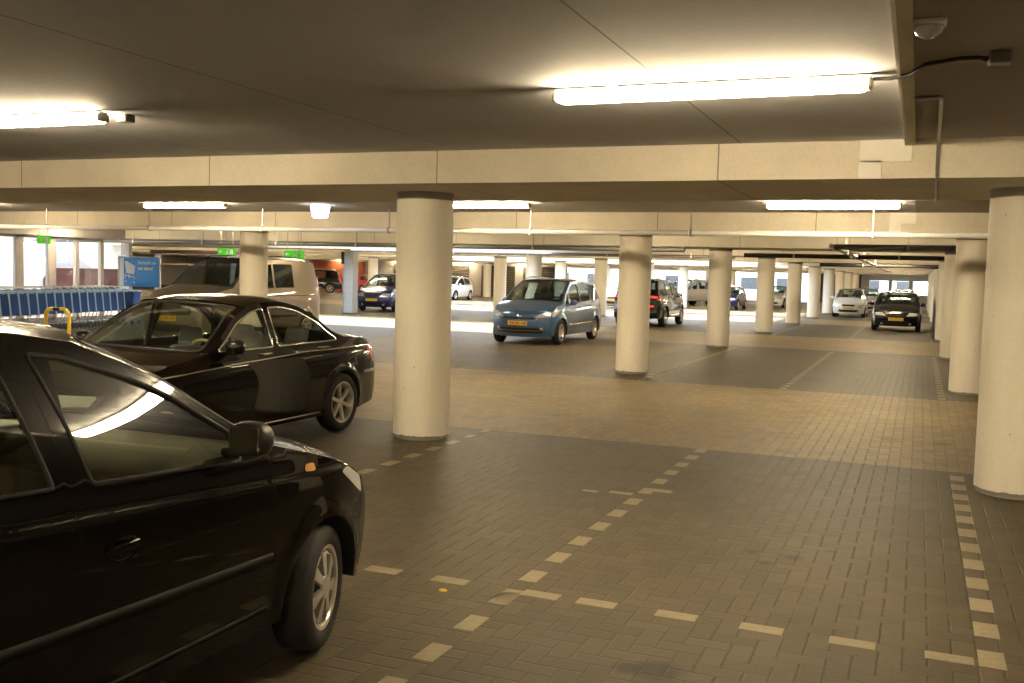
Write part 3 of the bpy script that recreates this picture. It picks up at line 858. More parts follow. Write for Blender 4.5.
# ============ dark saloon behind it, faces -Y, left side in view
S2 = dict(lod=0, L=4.75, W=.89, paint=P_ROVER, R=.315, Ra=.355, rimR=.222, rim='star', tw=.20, wheels=(.98, 3.77), track=.775, sill=.22,
  plan=[(0, .62), (.2, .72), (.4, .79), (.7, .84), (1.2, .875), (1.8, .89), (3.2, .89), (3.9, .875), (4.35, .83), (4.6, .77), (4.75, .66)],
  belt=[(0, .86), (1.6, .965), (3.9, .985), (4.75, .96)], tum=.38, ledge=(.12, .045, .012), zw=.58, rail=.055, chrome=True, winframe=M['chrome'],
  E=[[(.36, .22), (.27, .42), (.28, .58), (.44, .73)],
     [(.44, .73), (.8, .84), (1.2, .91), (1.62, .975)],
     [(1.62, .975), (1.88, 1.13), (2.10, 1.27), (2.36, 1.375)],
     [(2.36, 1.375), (2.6, 1.41), (2.9, 1.415), (3.2, 1.36)],
     [(3.2, 1.36), (3.45, 1.25), (3.68, 1.10), (3.92, 1.02)],
     [(3.92, 1.02), (4.2, 1.0), (4.48, .965)],
     [(4.48, .965), (4.61, .82), (4.65, .55), (4.56, .26)]],
  C=[[(.10, .2), (.0, .45), (.02, .62), (.12, .76)],
     [(.12, .76), (.5, .88), (.95, .96), (1.38, 1.01)],
     [(1.38, 1.01), (1.65, 1.17), (1.90, 1.32), (2.16, 1.43)],
     [(2.16, 1.43), (2.5, 1.47), (2.9, 1.47), (3.28, 1.41)],
     [(3.28, 1.41), (3.55, 1.28), (3.8, 1.13), (4.05, 1.06)],
     [(4.05, 1.06), (4.35, 1.045), (4.68, 1.0)],
     [(4.68, 1.0), (4.72, .85), (4.75, .55), (4.68, .24)]],
  glass=dict(x0=1.66, x1=3.72, pillars=(2.62,), pw=.045), doors=(1.55, 2.60, 3.62), gmat=[M['glass'], M['glass'], M['glass']],
  mirror=(1.86, .98), hdrop=.045, handlem=M['chrome'], seatm=M['seat_grey'], bootname='boot_lid',
  strips=[('waist_moulding', [(.9, .80), (2.0, .865), (3.2, .905), (4.45, .90)], .012, M['chrome'], .006), ('sill_strip', [(1.42, .262), (3.30, .262)], .018, M['chrome'], .008)],
  sidepatch=[('tail_light', [(4.52, .70), (4.60, .70), (4.57, .86), (4.44, .90), (4.38, .84)], M['red'], .006),
             ('bumper_strip', [(4.22, .60), (4.60, .60), (4.60, .63), (4.22, .63)], M['chrome'], .010)],
  feat={0: [('headlight', [(.45, .68), (.95, .70), (.95, .95), (.45, .95)], M['lens'], .006, True),
            ('grille', [(-.3, .62), (.3, .62), (.35, .95), (-.35, .95)], M['grille'], .006, False)],
        6: [('tail_light', [(.55, .03), (.99, .03), (.99, .32), (.6, .32)], M['red'], .006, True),
            ('bumper_strip', [(-.99, .44), (.99, .44), (.99, .49), (-.99, .49)], M['chrome'], .010, False)]},
  platepos={0: .4, 6: .25}, cabin=dict(dash=.38, rows=[(2.58, .37), (3.42, .36)], seatz=.22), wheelm=M['wood'])
build_car(S2, 'saloon_car', (-6.62, 5.55+2.375, 0), PI, 'black saloon with pale leather seats and chrome window trim, parked beyond the near black hatchback')

# ============ silver van, faces -Y
E, C, pl = gen(4.80, .95, 1.98, nose=1.0, cowl=(1.0, 1.29), roof0=1.95, roof1=4.45, rearb=(4.66, 1.1), tail=(4.74, .9), ex=.18)
SV = dict(lod=1, L=4.80, W=.95, paint=P_VAN, R=.33, Ra=.375, rimR=.21, rim='hub', wheels=(.95, 3.95), track=.83, sill=.28, E=E, C=C, plan=pl,
  belt=[(0, 1.18), (1.0, 1.27), (4.8, 1.29)], tum=.17, zw=.7, rail=.10,
  glass=dict(x0=1.25, x1=3.42, pillars=(2.28, 2.62), pw=.04), doors=(1.10, 2.36), gmat=[M['glass'], M['dglass'], M['dglass']],
  mirror=(1.55, 1.25), mirrorm=M['black'], hdrop=.12, noglass4=False,
  strips=[('side_moulding', [(1.4, .62), (3.5, .62)], .05, M['trim'], .01), ('door_rail', [(2.6, 1.10), (4.4, 1.10)], .015, M['trim'], .004)],
  sidepatch=[('tail_light', [(4.60, .95), (4.70, .95), (4.66, 1.55), (4.60, 1.55)], M['red'], .006)],
  feat={0: front_feats([(.55, .72), (.97, .74), (.95, .98), (.6, .95)], [(-.45, .7), (.45, .7), (.5, .9), (-.5, .9)], [(-.7, .15), (.7, .15), (.7, .35), (-.7, .35)])},
  platepos={0: .5}, rails=(2.05, 4.35), railm=M['black'], cabin=dict(dash=.45, rows=[(2.25, .45)], seatz=.55))
build_car(SV, 'passenger_van', (-15.0, 17.1+2.4, 0), PI, 'champagne silver van with black roof rails, behind the black saloon', 'van')

# ============ blue people carrier, faces -Y
E, C, pl = gen(4.56, .92, 1.66, nose=.84, cowl=(.95, 1.06), roof0=1.80, roof1=3.9, rearb=(4.42, 1.08), tail=(4.50, .9), ex=.26)
SB = dict(lod=1, L=4.56, W=.92, paint=P_BLUE, R=.32, Ra=.365, rimR=.215, rim='alloy', wheels=(.80, 3.60), track=.80, sill=.24, E=E, C=C, plan=pl,
  belt=[(0, .95), (1.0, 1.02), (4.5, 1.12)], tum=.30, zw=.62, rail=.075,
  glass=dict(x0=1.15, x1=4.18, pillars=(1.55, 2.42, 3.30), pw=.035), doors=(1.42, 2.42, 3.36), gmat=[M['glass']]*3+[M['dglass']],
  mirror=(1.50, 1.03), hdrop=.12, strips=[('side_moulding', [(1.3, .50), (3.2, .52)], .05, M['chrome'], .008)],
  sidepatch=[('headlight', [(.30, .72), (.40, .72), (.75, .88), (.62, .90), (.36, .84)], M['lens'], .006)],
  feat={0: [('headlight', [(.50, .72), (.98, .76), (.985, .985), (.86, .985)], M['lens'], .008, True), ('grille', [(-.55, .66), (.55, .66), (.62, .74), (-.62, .74)], M['grille'], .006, False),
            ('lower_grille', [(-.80, .16), (.80, .16), (.74, .36), (-.74, .36)], M['grille'], .006, False), ('bumper_strip', [(-.80, .24), (.80, .24), (.80, .265), (-.80, .265)], M['chrome'], .012, False),
            ('fog_light', [(.70, .29), (.80, .29), (.80, .37), (.70, .37)], M['lens'], .012, True),
            ('badge', [(-.035, .80), (0, .74), (.035, .80), (0, .87)], M['chrome'], .012, False)]},
  platepos={0: .52}, rails=(1.9, 4.0), cabin=dict(dash=.5, rows=[(2.25, .38), (3.1, .38)], seatz=.38))
build_car(SB, 'people_carrier_car', (-9.27, 23.15+2.28, 0), PI, 'steel blue people carrier with yellow plate, facing the camera in the middle lane')

# ============ dark SUV, faces +Y (rear in view)
def suv(paintm, lod=1, lit=True):
    E, C, pl = gen(4.55, .93, 1.74, nose=.92, cowl=(1.15, 1.12), roof0=1.95, roof1=3.95, rearb=(4.35, 1.12), tail=(4.45, .98), bot=.30, ex=.22)
    return dict(lod=lod, L=4.55, W=.93, paint=paintm, R=.36, Ra=.41, rimR=.235, rim='alloy', tw=.23, wheels=(.88, 3.55), track=.80, sill=.33, E=E, C=C, plan=pl,
      belt=[(0, 1.0), (1.1, 1.08), (4.5, 1.16)], tum=.28, zw=.66, rail=.08,
      glass=dict(x0=1.35, x1=4.1, pillars=(2.35, 3.25), pw=.04), doors=(1.35, 2.35, 3.28), gmat=[M['glass'], M['glass'], M['dglass']],
      mirror=(1.62, 1.10), hdrop=.12, strips=[('side_step', [(1.5, .40), (3.0, .40)], .07, M['alloy'], .03)],
      sidepatch=[('tail_light', [(4.22, .95), (4.42, .95), (4.36, 1.12), (4.15, 1.12)], M['red'], .006)],
      feat={0: front_feats([(.5, .72), (.95, .74), (.95, .95), (.55, .95)], [(-.4, .66), (.4, .66), (.42, .95), (-.42, .95)], [(-.7, .15), (.7, .15), (.7, .35), (-.7, .35)]),
            5: [('tail_light', [(.62, .10), (.985, .10), (.985, .62), (.70, .62)], M['redlit'] if lit else M['red'], .008, True)],
            6: [('reflector', [(.66, .30), (.84, .30), (.84, .38), (.66, .38)], M['redlit'] if lit else M['red'], .008, True)]},
      platepos={6: .22}, rails=(2.05, 4.0), cabin=dict(dash=.4, rows=[(2.3, .38), (3.1, .38)], seatz=.45))
build_car(suv(P_DARK), 'suv_car', (-9.42, 34.72+2.28, 0), 0, 'dark off-road car with lit red tail lamps, half hidden behind the second left-row column')

# ============ small cars further away
def compact(paintm, L=4.1, W=.87, H=1.46, lod=2, cowl=(1.1, .98), roof0=1.9, roof1=3.3, rearb=(3.85, 1.0), tail=(4.0, .88), nose=.72, rim='alloy', belt=(.95, 1.03), head=None, R=.31, rows=None, gm=None, seatz=.28):
    E, C, pl = gen(L, W, H, nose=nose, cowl=cowl, roof0=roof0, roof1=roof1, rearb=rearb, tail=tail)
    return dict(lod=lod, L=L, W=W, paint=paintm, R=R, Ra=R+.045, rimR=.20, rim=rim, wheels=(.80, L-.82), track=W-.10, sill=.23, E=E, C=C, plan=pl,
      belt=[(0, belt[0]-.03), (cowl[0], belt[0]), (L, belt[1])], tum=.32, zw=.6, rail=.07,
      glass=dict(x0=cowl[0]+.25, x1=rearb[0]-.18, pillars=((cowl[0]+rearb[0])/2+.02,), pw=.04), doors=(cowl[0]+.15, (cowl[0]+rearb[0])/2+.02, rearb[0]-.45), gmat=gm or [M['glass'], M['glass']],
      mirror=(cowl[0]+.42, belt[0]+.02), hdrop=.12,
      sidepatch=[('headlight', [(.24, nose-.14), (.34, nose-.14), (.55, nose+.03), (.34, nose-.01)], M['lens'], .005), ('tail_light', [(L-.32, .75), (L-.18, .75), (L-.19, .92), (L-.30, .92)], M['red'], .006)],
      feat={0: front_feats(head or [(.48, .70), (.97, .72), (.97, .96), (.60, .96)], [(-.42, .64), (.42, .64), (.46, .80), (-.46, .80)], [(-.75, .14), (.75, .14), (.68, .36), (-.68, .36)]),
            5: [('tail_light', [(.62, .3), (.985, .3), (.985, .95), (.66, .95)], M['red'], .008, True)], 6: [('tail_light', [(.62, .02), (.985, .02), (.985, .22), (.66, .22)], M['red'], .008, True)]},
      platepos={0: .50, 6: .3}, cabin=dict(dash=.4, rows=rows or [(cowl[0]+1.1, .36), (cowl[0]+1.85, .36)], seatz=seatz))
sp_blk = compact(P_DARK, L=4.2, W=.88, H=1.47, lod=1); sp_blk['sidepatch'].append(('wing_stripe', [(.50, .5), (.62, .5), (.62, .62), (.50, .62)], M['trim'], .004))
build_car(sp_blk, 'hatchback_car', (-.78, 39.9+2.1, 0), PI, 'dark hatchback facing the camera at the end of the right-hand bays')
build_car(compact(P_WHITE, L=3.6, W=.83, H=1.48, lod=1, cowl=(.85, .98), roof0=1.6, roof1=2.9, rearb=(3.4, 1.0), tail=(3.5, .88), nose=.76, head=[(.62, .50), (.97, .52), (.97, .80), (.80, .80)], rows=[(1.95, .34), (2.7, .34)]),
          'hatchback_car', (-3.38, 54.2+1.8, 0), PI, 'small white hatchback facing the camera, left of the dark hatchback')
build_car(compact(P_SILVER, L=4.3, W=.88, H=1.50), 'hatchback_car', (-3.05, 63.5+2.1, 0), PI, 'silver car peeping out between the small white and the dark hatchbacks')
build_car(compact(P_NAVY, L=4.03, W=.87, H=1.63, lod=1, cowl=(.85, 1.05), roof0=1.65, roof1=3.4, rearb=(3.85, 1.02), tail=(3.93, .9), nose=.80, belt=(1.0, 1.05), rows=[(1.95, .36), (2.8, .36)], seatz=.36),
          'hatchback_car', (-22.0, 37.4+2.0, 0), PI+.12, 'navy blue car with yellow plate, cut off by the nearest left column')
build_car(compact(P_WHITE, L=3.9, W=.86, H=1.52, lod=1, cowl=(.9, 1.0), roof0=1.7, roof1=3.2, rearb=(3.7, 1.02), tail=(3.8, .88)), 'hatchback_car', (-28.6, 57.6+1.95, 0), PI, 'white hatchback far back, just right of the nearest left column')
build_car(suv(P_DARK, 2, False), 'suv_car', (-42.6, 64.5, 0), PI*.5+.5, 'dark off-road car far back between the van and the grey steel post')
build_car(compact(P_RED), 'hatchback_car', (-41.2, 69.0, 0), 0, 'red car far back, right of the grey steel post')
build_car(suv(P_SILVER, 2, False), 'suv_car', (-14.4, 66.5, 0), PI*.82, 'silver jeep-like car in daylight between the second and third left-row columns')
build_car(compact(P_NAVY, L=4.4, H=1.42), 'saloon_car', (-10.9, 62.0, 0), PI, 'low dark blue car in glaring daylight behind the third left-row column')
build_car(compact(P_WHITE, L=4.1), 'hatchback_car', (-9.2, 70.0, 0), PI, 'white car in daylight between the third and fourth left-row columns')
build_car(compact(P_SILVER, L=4.1), 'hatchback_car', (-15.9, 56, 0), PI, 'silver car far back, seen between blue people carrier and second left-row column')
build_car(compact(P_DARK, L=4.1), 'hatchback_car', (-1.0, 62.5, 0), PI, 'dark car hidden behind the dark hatchback beside the right-hand columns')

# ---------------------------------------------------------------- the setting
Y0, PY = 9.43, 8.413
ZC, ZB = 2.875, 2.577
def slab(name, x0, x1, y0, y1, z0, z1, mat, kind='structure'):
    bm = bmesh.new(); box(bm, ((x0+x1)/2, (y0+y1)/2, (z0+z1)/2), (x1-x0, y1-y0, z1-z0))
    o = bm_obj(name, bm, mat)
    if kind: o['kind'] = kind
    return o
slab('floor', -62, 9, -14, 104, -.3, 0, M['floor'])
slab('floor_outdoors', -140, 90, 104, 180, -.3, -.004, M['ground'])
slab('floor_outdoors', -140, -62, -14, 104, -.3, -.004, M['ground'])
# ceiling: bays between beams; unseen gaps added to drop daylight on the far lanes
SKY = {1: [(-30, -11.2)], 2: [(-30, -11.2)], 4: [(-40, -6.2)], 5: [(-40, -6.2)], 6: [(-28, -6.2)]}
SKY = {3: [(-24.2, -12.0)], 5: [(-26, -6.5)], 6: [(-28, -6.2)]}
bm = bmesh.new()
for i in range(-2, 11):
    ya, yb = Y0+PY*(i-1), Y0+PY*i      # bay between beam i-1 and beam i
    xl = -62 if i > 3 else -24.2
    segs = [(xl, -.11)]
    for (a, b) in SKY.get(i, []):
        segs = ([(xl, a)] if a > xl else []) + [(b, -.11)]
    if i == 3:
        box(bm, ((-12-.11)/2, (ya+yb)/2, ZC+.2), (12-.11, yb-ya, .4))
        box(bm, (-18.1, (ya+28.2)/2, ZC+.2), (12.2, 28.2-ya, .4)); box(bm, (-18.1, (33.3+yb)/2, ZC+.2), (12.2, yb-33.3, .4))
        lo = [bm.verts.new(p+(ZC,)) for p in ((-24.2, ya), (-24.2, yb), (-32.8, yb), (-24.6, ya))]; hi = [bm.verts.new((v.co.x, v.co.y, ZC+.4)) for v in lo]
        bm.faces.new(lo); bm.faces.new(hi[::-1])
        for q in range(4): bm.faces.new((lo[q], lo[(q+1) % 4], hi[(q+1) % 4], hi[q]))
        continue
    for a, b in segs: box(bm, ((a+b)/2, (ya+yb)/2, ZC+.2), (b-a, yb-ya, .4))
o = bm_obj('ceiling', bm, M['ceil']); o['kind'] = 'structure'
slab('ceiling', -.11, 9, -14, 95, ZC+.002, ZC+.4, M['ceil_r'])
for i in range(-2, 11):
    y = Y0+PY*i
    o = slab('trim_%d' % (i+3), -62 if i > 3 else (-33.5 if i == 3 else (-25.5 if i == 2 else -24.3)), 9, y-1.06, y+1.06, ZB, ZC+.02, M['beam'])
# channel strip along the slab edge
bm = bmesh.new(); box(bm, (-.155, 3.6, ZC-.018), (.016, 9.5, .06), mi=0); box(bm, (-.116, 3.6, ZC-.010), (.062, 9.5, .035), mi=1)
o = bm_obj('trim_20', bm, [M['patch'], M['beam']]); o['kind'] = 'structure'
# walls
slab('wall_back', -62, 9, -14.3, -14, -.3, 3.3, M['wall'])
slab('wall_right', 9, 9.3, -14.3, 95, -.3, 3.3, M['wall'])
slab('wall_left', -24.4, -24.1, -14, 16.6, 0, ZC, M['wall'])
slab('wall_left', -34, -24.4, 16.4, 16.7, 0, 4.5, M['facade'])
slab('wall_left', -34.3, -34, 16.4, 34.7, 0, 4.5, M['facade'])
slab('wall_left', -34.3, -32.6, 34.7, 34.95, 0, 4.5, M['facade'])
slab('wall_left', -24.2, -23.8, 16.6, 25.8, 2.52, ZC+.01, M['frame'])
bm = bmesh.new(); box(bm, (-28.65, 30.35, ZC/2), (.16, math.hypot(8.6, 9.3), ZC), rot=Matrix.Rotation(math.atan2(8.6, 9.3), 4, 'Z')); tag(bm_obj('wall_left', bm, M['facade']), kind='structure')
# far wall left: brown roller doors between piers, brick behind the red car
slab('wall_left', -62.3, -62, 34.8, 74, 0, ZC, M['wall'])
slab('wall_left', -62, -34.3, 34.8, 35.0, 0, ZC, M['wall'])
slab('wall_far', -62, -25.5, 73.5, 73.8, 0, ZC, M['wall'])
bm = bmesh.new(); box(bm, (-46.2, 73.4, 1.25), (5.5, .12, 2.5)); tag(bm_obj('wall_brick', bm, M['brick']), kind='structure').name = 'wall_far_brick'
n = 1
for x in (-39.2, -35.2, -31.2, -27.6):
    bm = bmesh.new()
    for k in range(12): box(bm, (x, 73.42, .10+.2*k), (2.9, .10, .19), bev=.02)
    o = tag(bm_obj('door_%d' % n, bm, M['roller']), kind='structure'); n += 1
# end wall beyond the right-hand rows, with tall openings
for (a, b, z0, z1) in [(-4.9, -4.2, 0, ZC), (-4.2, 9, 0, .9), (-4.2, 9, 2.1, ZC), (-2.6, -2.3, .9, 2.1), (-.9, -.6, .9, 2.1), (1.2, 9, .9, 2.1)]:
    slab('wall_end', a, b, 94.6, 94.9, z0, z1, M['facade'])
slab('wall_end', -8.6, -4.9, 94.6, 94.9, 0, ZC, M['roller'])
# storefront at left
def prism(bm, poly, x0, x1, axis='x', mi=0):
    a = [bm.verts.new((x0, p[0], p[1])) for p in poly]; b = [bm.verts.new((x1, p[0], p[1])) for p in poly]
    for i in range(len(poly)): bm.faces.new((a[i], a[(i+1) % len(poly)], b[(i+1) % len(poly)], b[i])).material_index = mi
    bm.faces.new(a).material_index = mi; bm.faces.new(b[::-1]).material_index = mi
XS = -24.0
mull = [16.7, 18.3, 19.75, 21.1, 22.25, 23.3, 24.3, 25.5]
wd = [.12, .12, .12, .28, .30, .14, .14, .14]
for i in range(7):
    a, b = mull[i], mull[i+1]
    bm = bmesh.new()
    box(bm, (XS, a+wd[i]/2, 1.27), (.12, wd[i], 2.5), bev=.01)
    box(bm, (XS, (a+b)/2, .06), (.12, b-a, .12), bev=.01); box(bm, (XS, (a+b)/2, 2.50), (.12, b-a, .12), bev=.01)
    if i == 6: box(bm, (XS, b+.07, 1.27), (.14, .14, 2.5), bev=.01)
    w = bm_obj('window_%d' % (i+1), bm, M['frame']); w['kind'] = 'structure'
    bm = bmesh.new(); box(bm, (XS, (a+wd[i]+b)/2, 1.28), (.012, b-a-wd[i], 2.32)); bm_obj('pane', bm, M['pglass'], w)
# outdoors behind the storefront: stair flank, low wall, fence, far house fronts
bm = bmesh.new()
prism(bm, [(22.0, .3), (23.9, .3), (24.92, 1.35), (24.92, 1.9), (23.3, 2.75), (22.0, 2.75)], -27.3, -26.9)
for k in range(7): box(bm, (-27.9, 24.8-.28*k, 1.3+.2*k*.9), (1.3, .3, .05))
tag(bm_obj('outdoor_staircase', bm, M['white']), 'white outdoor stair flank rising diagonally behind the shop window', 'staircase')
bm = bmesh.new(); box(bm, (-30, 29.5, .75), (.3, 3.4, 1.5)); box(bm, (-30, 29.5, 1.52), (.4, 3.5, .06))
tag(bm_obj('garden_wall', bm, M['dbrick']), 'low red-brown brick wall outdoors behind the shop window', 'wall')
bm = bmesh.new(); prism(bm, [(28.0, 1.95), (28.45, 1.56), (30.4, 1.56), (29.3, 2.2), (29.3, 3.0), (28.0, 3.0)], -30.6, -30.4); box(bm, (-30.5, 28.1, 1.5), (.15, .15, 3)); box(bm, (-30.5, 30.3, .78), (.15, .15, 1.56))
tag(bm_obj('white_partition', bm, M['steelgrey']), 'pale grey stair underside and panel above the low brick wall outdoors', 'wall')
def house(x, y, w, h, label, rows=2, colsn=5, rot=0):
    t = empty('apartment_building', (x, y, 0), rot); tag(t, label, 'building')
    bm = bmesh.new(); box(bm, (0, 4, h/2), (w, 8, h)); box(bm, (0, 4, h+.1), (w+.4, 8.4, .25)); bm_obj('wall', bm, M['facade'], t)
    for r in range(rows):
        for c in range(colsn):
            X = -w/2+w*(c+.5)/colsn; Z = 1.5+r*2.9
            bm = bmesh.new(); box(bm, (X, -.02, Z), (w/colsn*.55, .08, 1.5), bev=.01); f = bm_obj('window', bm, M['white'], t)
            bm = bmesh.new(); box(bm, (X, -.07, Z), (w/colsn*.55-.16, .03, 1.34)); bm_obj('pane', bm, M['dwin'], f)
house(-40, 120, 30, 9, 'pale building in daylight beyond the open end of the garage, left part', 3, 6)
house(-16, 116, 16, 9, 'pale building in daylight seen between the second and third left-row columns', 3, 4)
house(2, 122, 18, 9, 'pale building in daylight beyond the far end wall', 3, 5)

# ---------------------------------------------------------------- columns
def column(x, y, label, r=.296, lod=0):
    t = empty('concrete_column', (x, y, 0)); tag(t, label, 'column', None)
    bm = bmesh.new(); n = 48 if y < 30 else 24
    lathe(bm, [(.0, r-.02), (.035, r-.012), (.045, r), (2.50, r)], 'Z', n)
    bm_obj('shaft', bm, M['column'], t, True, 40)
    bm = bmesh.new(); lathe(bm, [(2.50, r+.0015), (ZB+.004, r+.0015)], 'Z', n); bm_obj('top_band', bm, M['top_band'], t, True, 40)  # grey band round the top of the column
    return t
ordn = ['nearest', 'second', 'third', 'fourth', 'fifth', 'sixth', 'seventh', 'eighth', 'ninth', 'tenth', 'eleventh']
for i in range(9):
    column(.808, Y0+PY*i, 'round cream concrete column, %s from the camera in the right-hand row' % ordn[i])
for i in range(10):
    column(-4.857, Y0+PY*i, 'round cream concrete column, %s from the camera in the long row left of centre' % ordn[i])
lab3 = {1: 'round column in front of the silver van', 2: 'round column hidden behind the large left-row column', 3: 'pale column rising behind the blue people carrier', 4: 'round column right behind the tail of the blue people carrier', 5: 'round column in shade behind the second left-row column', 6: 'round column in daylight, right of the dark off-road car', 7: 'round column in daylight, behind the third left-row column', 8: 'far round column in daylight, left of the fourth left-row column'}
for i in range(1, 9): column(-13.3, Y0+PY*i, lab3[i])
lab4 = {4: 'round column left of the blue people carrier', 5: 'round pale column above the blue people carrier roof', 6: 'far round column above the tail of the blue people carrier', 7: 'farthest round column left of the dark off-road car'}
for i in range(4, 8): column(-18.2, Y0+PY*i, lab4[i])
lab5 = {5: 'cream column far back, right of the grey steel post', 6: 'round column far back, hidden by the nearest left-row column', 7: 'slim far column, between white hatchback and blue people carrier'}
for i in range(5, 8): column(-29.9, Y0+PY*i, lab5[i])
column(-35.6, Y0+PY*7, 'slim farthest column directly above the far white hatchback')
# square steel post
t = empty('steel_post', (-21.7, 35.6, 0)); tag(t, 'square grey steel post standing alone, left of the navy car', 'post')
bm = bmesh.new(); box(bm, (0, 0, 1.29), (.42, .42, 2.57), bev=.02); bm_obj('post_shaft', bm, M['steelgrey'], t)
bm = bmesh.new(); box(bm, (-.27, 0, 1.25), (.12, .25, 2.5), bev=.01); bm_obj('side_channel', bm, M['galv'], t)
bm = bmesh.new(); box(bm, (-.28, -.16, 2.25), (.16, .1, .5), bev=.01); bm_obj('junction_box', bm, M['black'], t)

# ---------------------------------------------------------------- bay lines of pale bricks
def bay_line(label, bricks):
    t = empty('bay_line', (bricks[0][0], bricks[0][1], 0)); tag(t, label, 'marking')
    cache = {}
    for (x, y, sx, sy) in bricks:
        if (sx, sy) not in cache:
            bm = bmesh.new(); box(bm, (0, 0, .0005), (sx-.008, sy-.008, .005), bev=.0015, seg=1)
            o = bm_obj('marking_brick', bm, M['mark'], t); cache[(sx, sy)] = o
        else:
            o = cache[(sx, sy)].copy(); COL.objects.link(o); o.parent = t
        o.location = (x-bricks[0][0], y-bricks[0][1], 0)
p4 = 4*UB
ys = [5.35+p4*k for k in range(-5, 12) if 5.35+p4*k < 10.2]
for x, nm in ((-4.40, 'beside the foot of the large left-row column'), (-2.0, 'running away beside the near black hatchback'), (.40, 'running away beside the nearest right-hand column')):
    yy = [y for y in ys if (x != .40 or y > 4.9)]
    br = [(x, y, .115, .222) for y in yy]
    if x == .40: br = [(x, 5.12+p4*k, .125, .235) for k in range(12) if 5.12+p4*k < 10.2]
    if x == -2.0: br += [(-2.0, 4.96, .115, .222), (-1.95+.05, 8.02, .20, .11), (-2.17, 7.78, .20, .09), (-2.42, 7.73, .14, .06)]
    bay_line('dashed line of pale bricks '+nm, br)
bay_line('dashed line of pale bricks crossing between the two rows of bays', [(-2.83-p4*2+p4*k, 5.055, .222, .112) for k in range(0, 10) if k != 4] + [(-1.84, 5.05, .222, .112)])
for x, nm in ((-4.40, 'left edge'), (-2.0, 'middle'), (.40, 'right edge')):
    for a, c in ((16.64, 'beyond the pale lane'), (33.5, 'beyond the second lane')):
        bay_line('dashed pale brick line %s, %s of the bays in view' % (c, nm), [(x, a+.2+p4*k, .115, .222) for k in range(23)])
# a fallen yellow leaf and small litter
bm = bmesh.new(); bmesh.ops.create_icosphere(bm, subdivisions=2, radius=.022)
for v in bm.verts: v.co.z = v.co.z*.35+.008; v.co.x *= 1+.4*random.random(); v.co.y *= .8
lf = bm_obj('leaf', bm, M['yellow'], None, True); lf.location = (-2.345, 4.86, 0); tag(lf, 'small crumpled yellow leaf on the pavers beside the near black hatchback', 'leaf')

# ---------------------------------------------------------------- lamps
def strip_lamp(x, y, label, ln=1.80, grp=None):
    t = empty('strip_lamp', (x, y, ZC)); tag(t, label, 'lamp', grp)
    bm = bmesh.new(); box(bm, (0, 0, -.024), (ln, .075, .028), bev=.010, seg=3); box(bm, (-ln*.3, 0, -.004), (.06, .06, .016)); box(bm, (ln*.3, 0, -.004), (.06, .06, .016))
    bm_obj('housing', bm, M['white'], t, False)
    bm = bmesh.new(); box(bm, (0, 0, -.062), (ln-.05, .12, .062), bev=.027, seg=4); bm_obj('diffuser', bm, M['diff'], t, True, 50)
    for s in (-1, 1):
        bm = bmesh.new(); box(bm, (s*(ln/2-.012), 0, -.056), (.03, .105, .062), bev=.012, seg=3)
        bm_obj('end_cap', bm, M['lampclip'], t, True, 40)
lampname = {(0, 0): 'long glowing strip lamp, largest, near the top right of the view', (0, 1): 'glowing strip lamp cut off by the left edge of the view',
            (1, 0): 'glowing strip lamp between the third left column and the nearest right column', (1, 1): 'glowing strip lamp right of the head of the large left-row column', (1, 2): 'glowing strip lamp above the silver van'}
for i in range(-2, 10):
    for k in range(-1 if i in (-1, 0) else 0, 7 if i < 4 else 10):  # unseen right-hand lamps in the near rows are added for reflections in the hatchback
        x, y = -1.19-5.52*k, 5.73+PY*i
        if k == 1: x += .2
        if i == 1: y += .24+(.25 if k == 0 else 0)
        if i in SKY and any(a < x < b for a, b in SKY[i]): continue
        if i >= 1 and k > 3 and i < 2: continue
        if i < 1 and k > 3: continue
        if i in (2, 3) and x < -25: continue
        lab = lampname.get((i, k))
        if not lab:
            lab = 'unseen strip lamp on the ceiling outside the view, there for light and reflections' if i < 0 or (i == 0) else 'far strip lamp, %s beam bay from the camera, %s lamp leftward' % (ordn[min(i, 10)], ordn[k])
        strip_lamp(x, y, lab, grp='unseen strip lamps outside the view' if 'outside' in lab else None)
# cable and box of the near lamp
bm = bmesh.new(); pts = [(-.285, 5.73, ZC-.03), (-.20, 5.66, ZC-.045), (-.10, 5.58, ZC-.045), (-.03, 5.48, ZC-.018), (.12, 5.39, ZC-.016), (.20, 5.37, ZC-.02), (.235, 5.36, ZC-.028)]
tube(bm, pts, .011, 8); tag(bm_obj('lamp_cable', bm, M['black']), 'black cable from the largest strip lamp to the grey junction box', 'cable')
def jbox(x, y, label, z=ZC):
    t = empty('junction_box', (x, y, z)); tag(t, label, 'junction box')
    bm = bmesh.new(); box(bm, (0, 0, -.03), (.10, .10, .06), bev=.01); bm_obj('box_body', bm, M['gpipe'], t)
    bm = bmesh.new()
    tube(bm, [(-.075, 0, -.03), (-.045, 0, -.03)], .013, 8)
    bm_obj('cable_gland', bm, M['black'], t)
jbox(.30, 5.36, 'grey junction box on the ceiling at the right end of the black cable', ZC)
jbox(-5.60, 5.93, 'dark junction box at the end of the left strip lamp')
jbox(-5.5, 6.5, 'small dark socket on the ceiling right of the left strip lamp') if False else None
# near emergency light
t = empty('emergency_light', (-.02, 4.66, ZC)); tag(t, 'small unlit clear-domed emergency light on the ceiling at top right', 'lamp')
bm = bmesh.new(); box(bm, (0, 0, -.012), (.14, .11, .024), bev=.01); bm_obj('base', bm, M['white'], t)
bm = bmesh.new(); bmesh.ops.create_uvsphere(bm, u_segments=20, v_segments=10, radius=1)
for v in bm.verts: v.co = Vector((v.co.x*.062, v.co.y*.05, -.024-max(0, -v.co.z)*.055))
bm_obj('dome', bm, M['lens'], t, True)
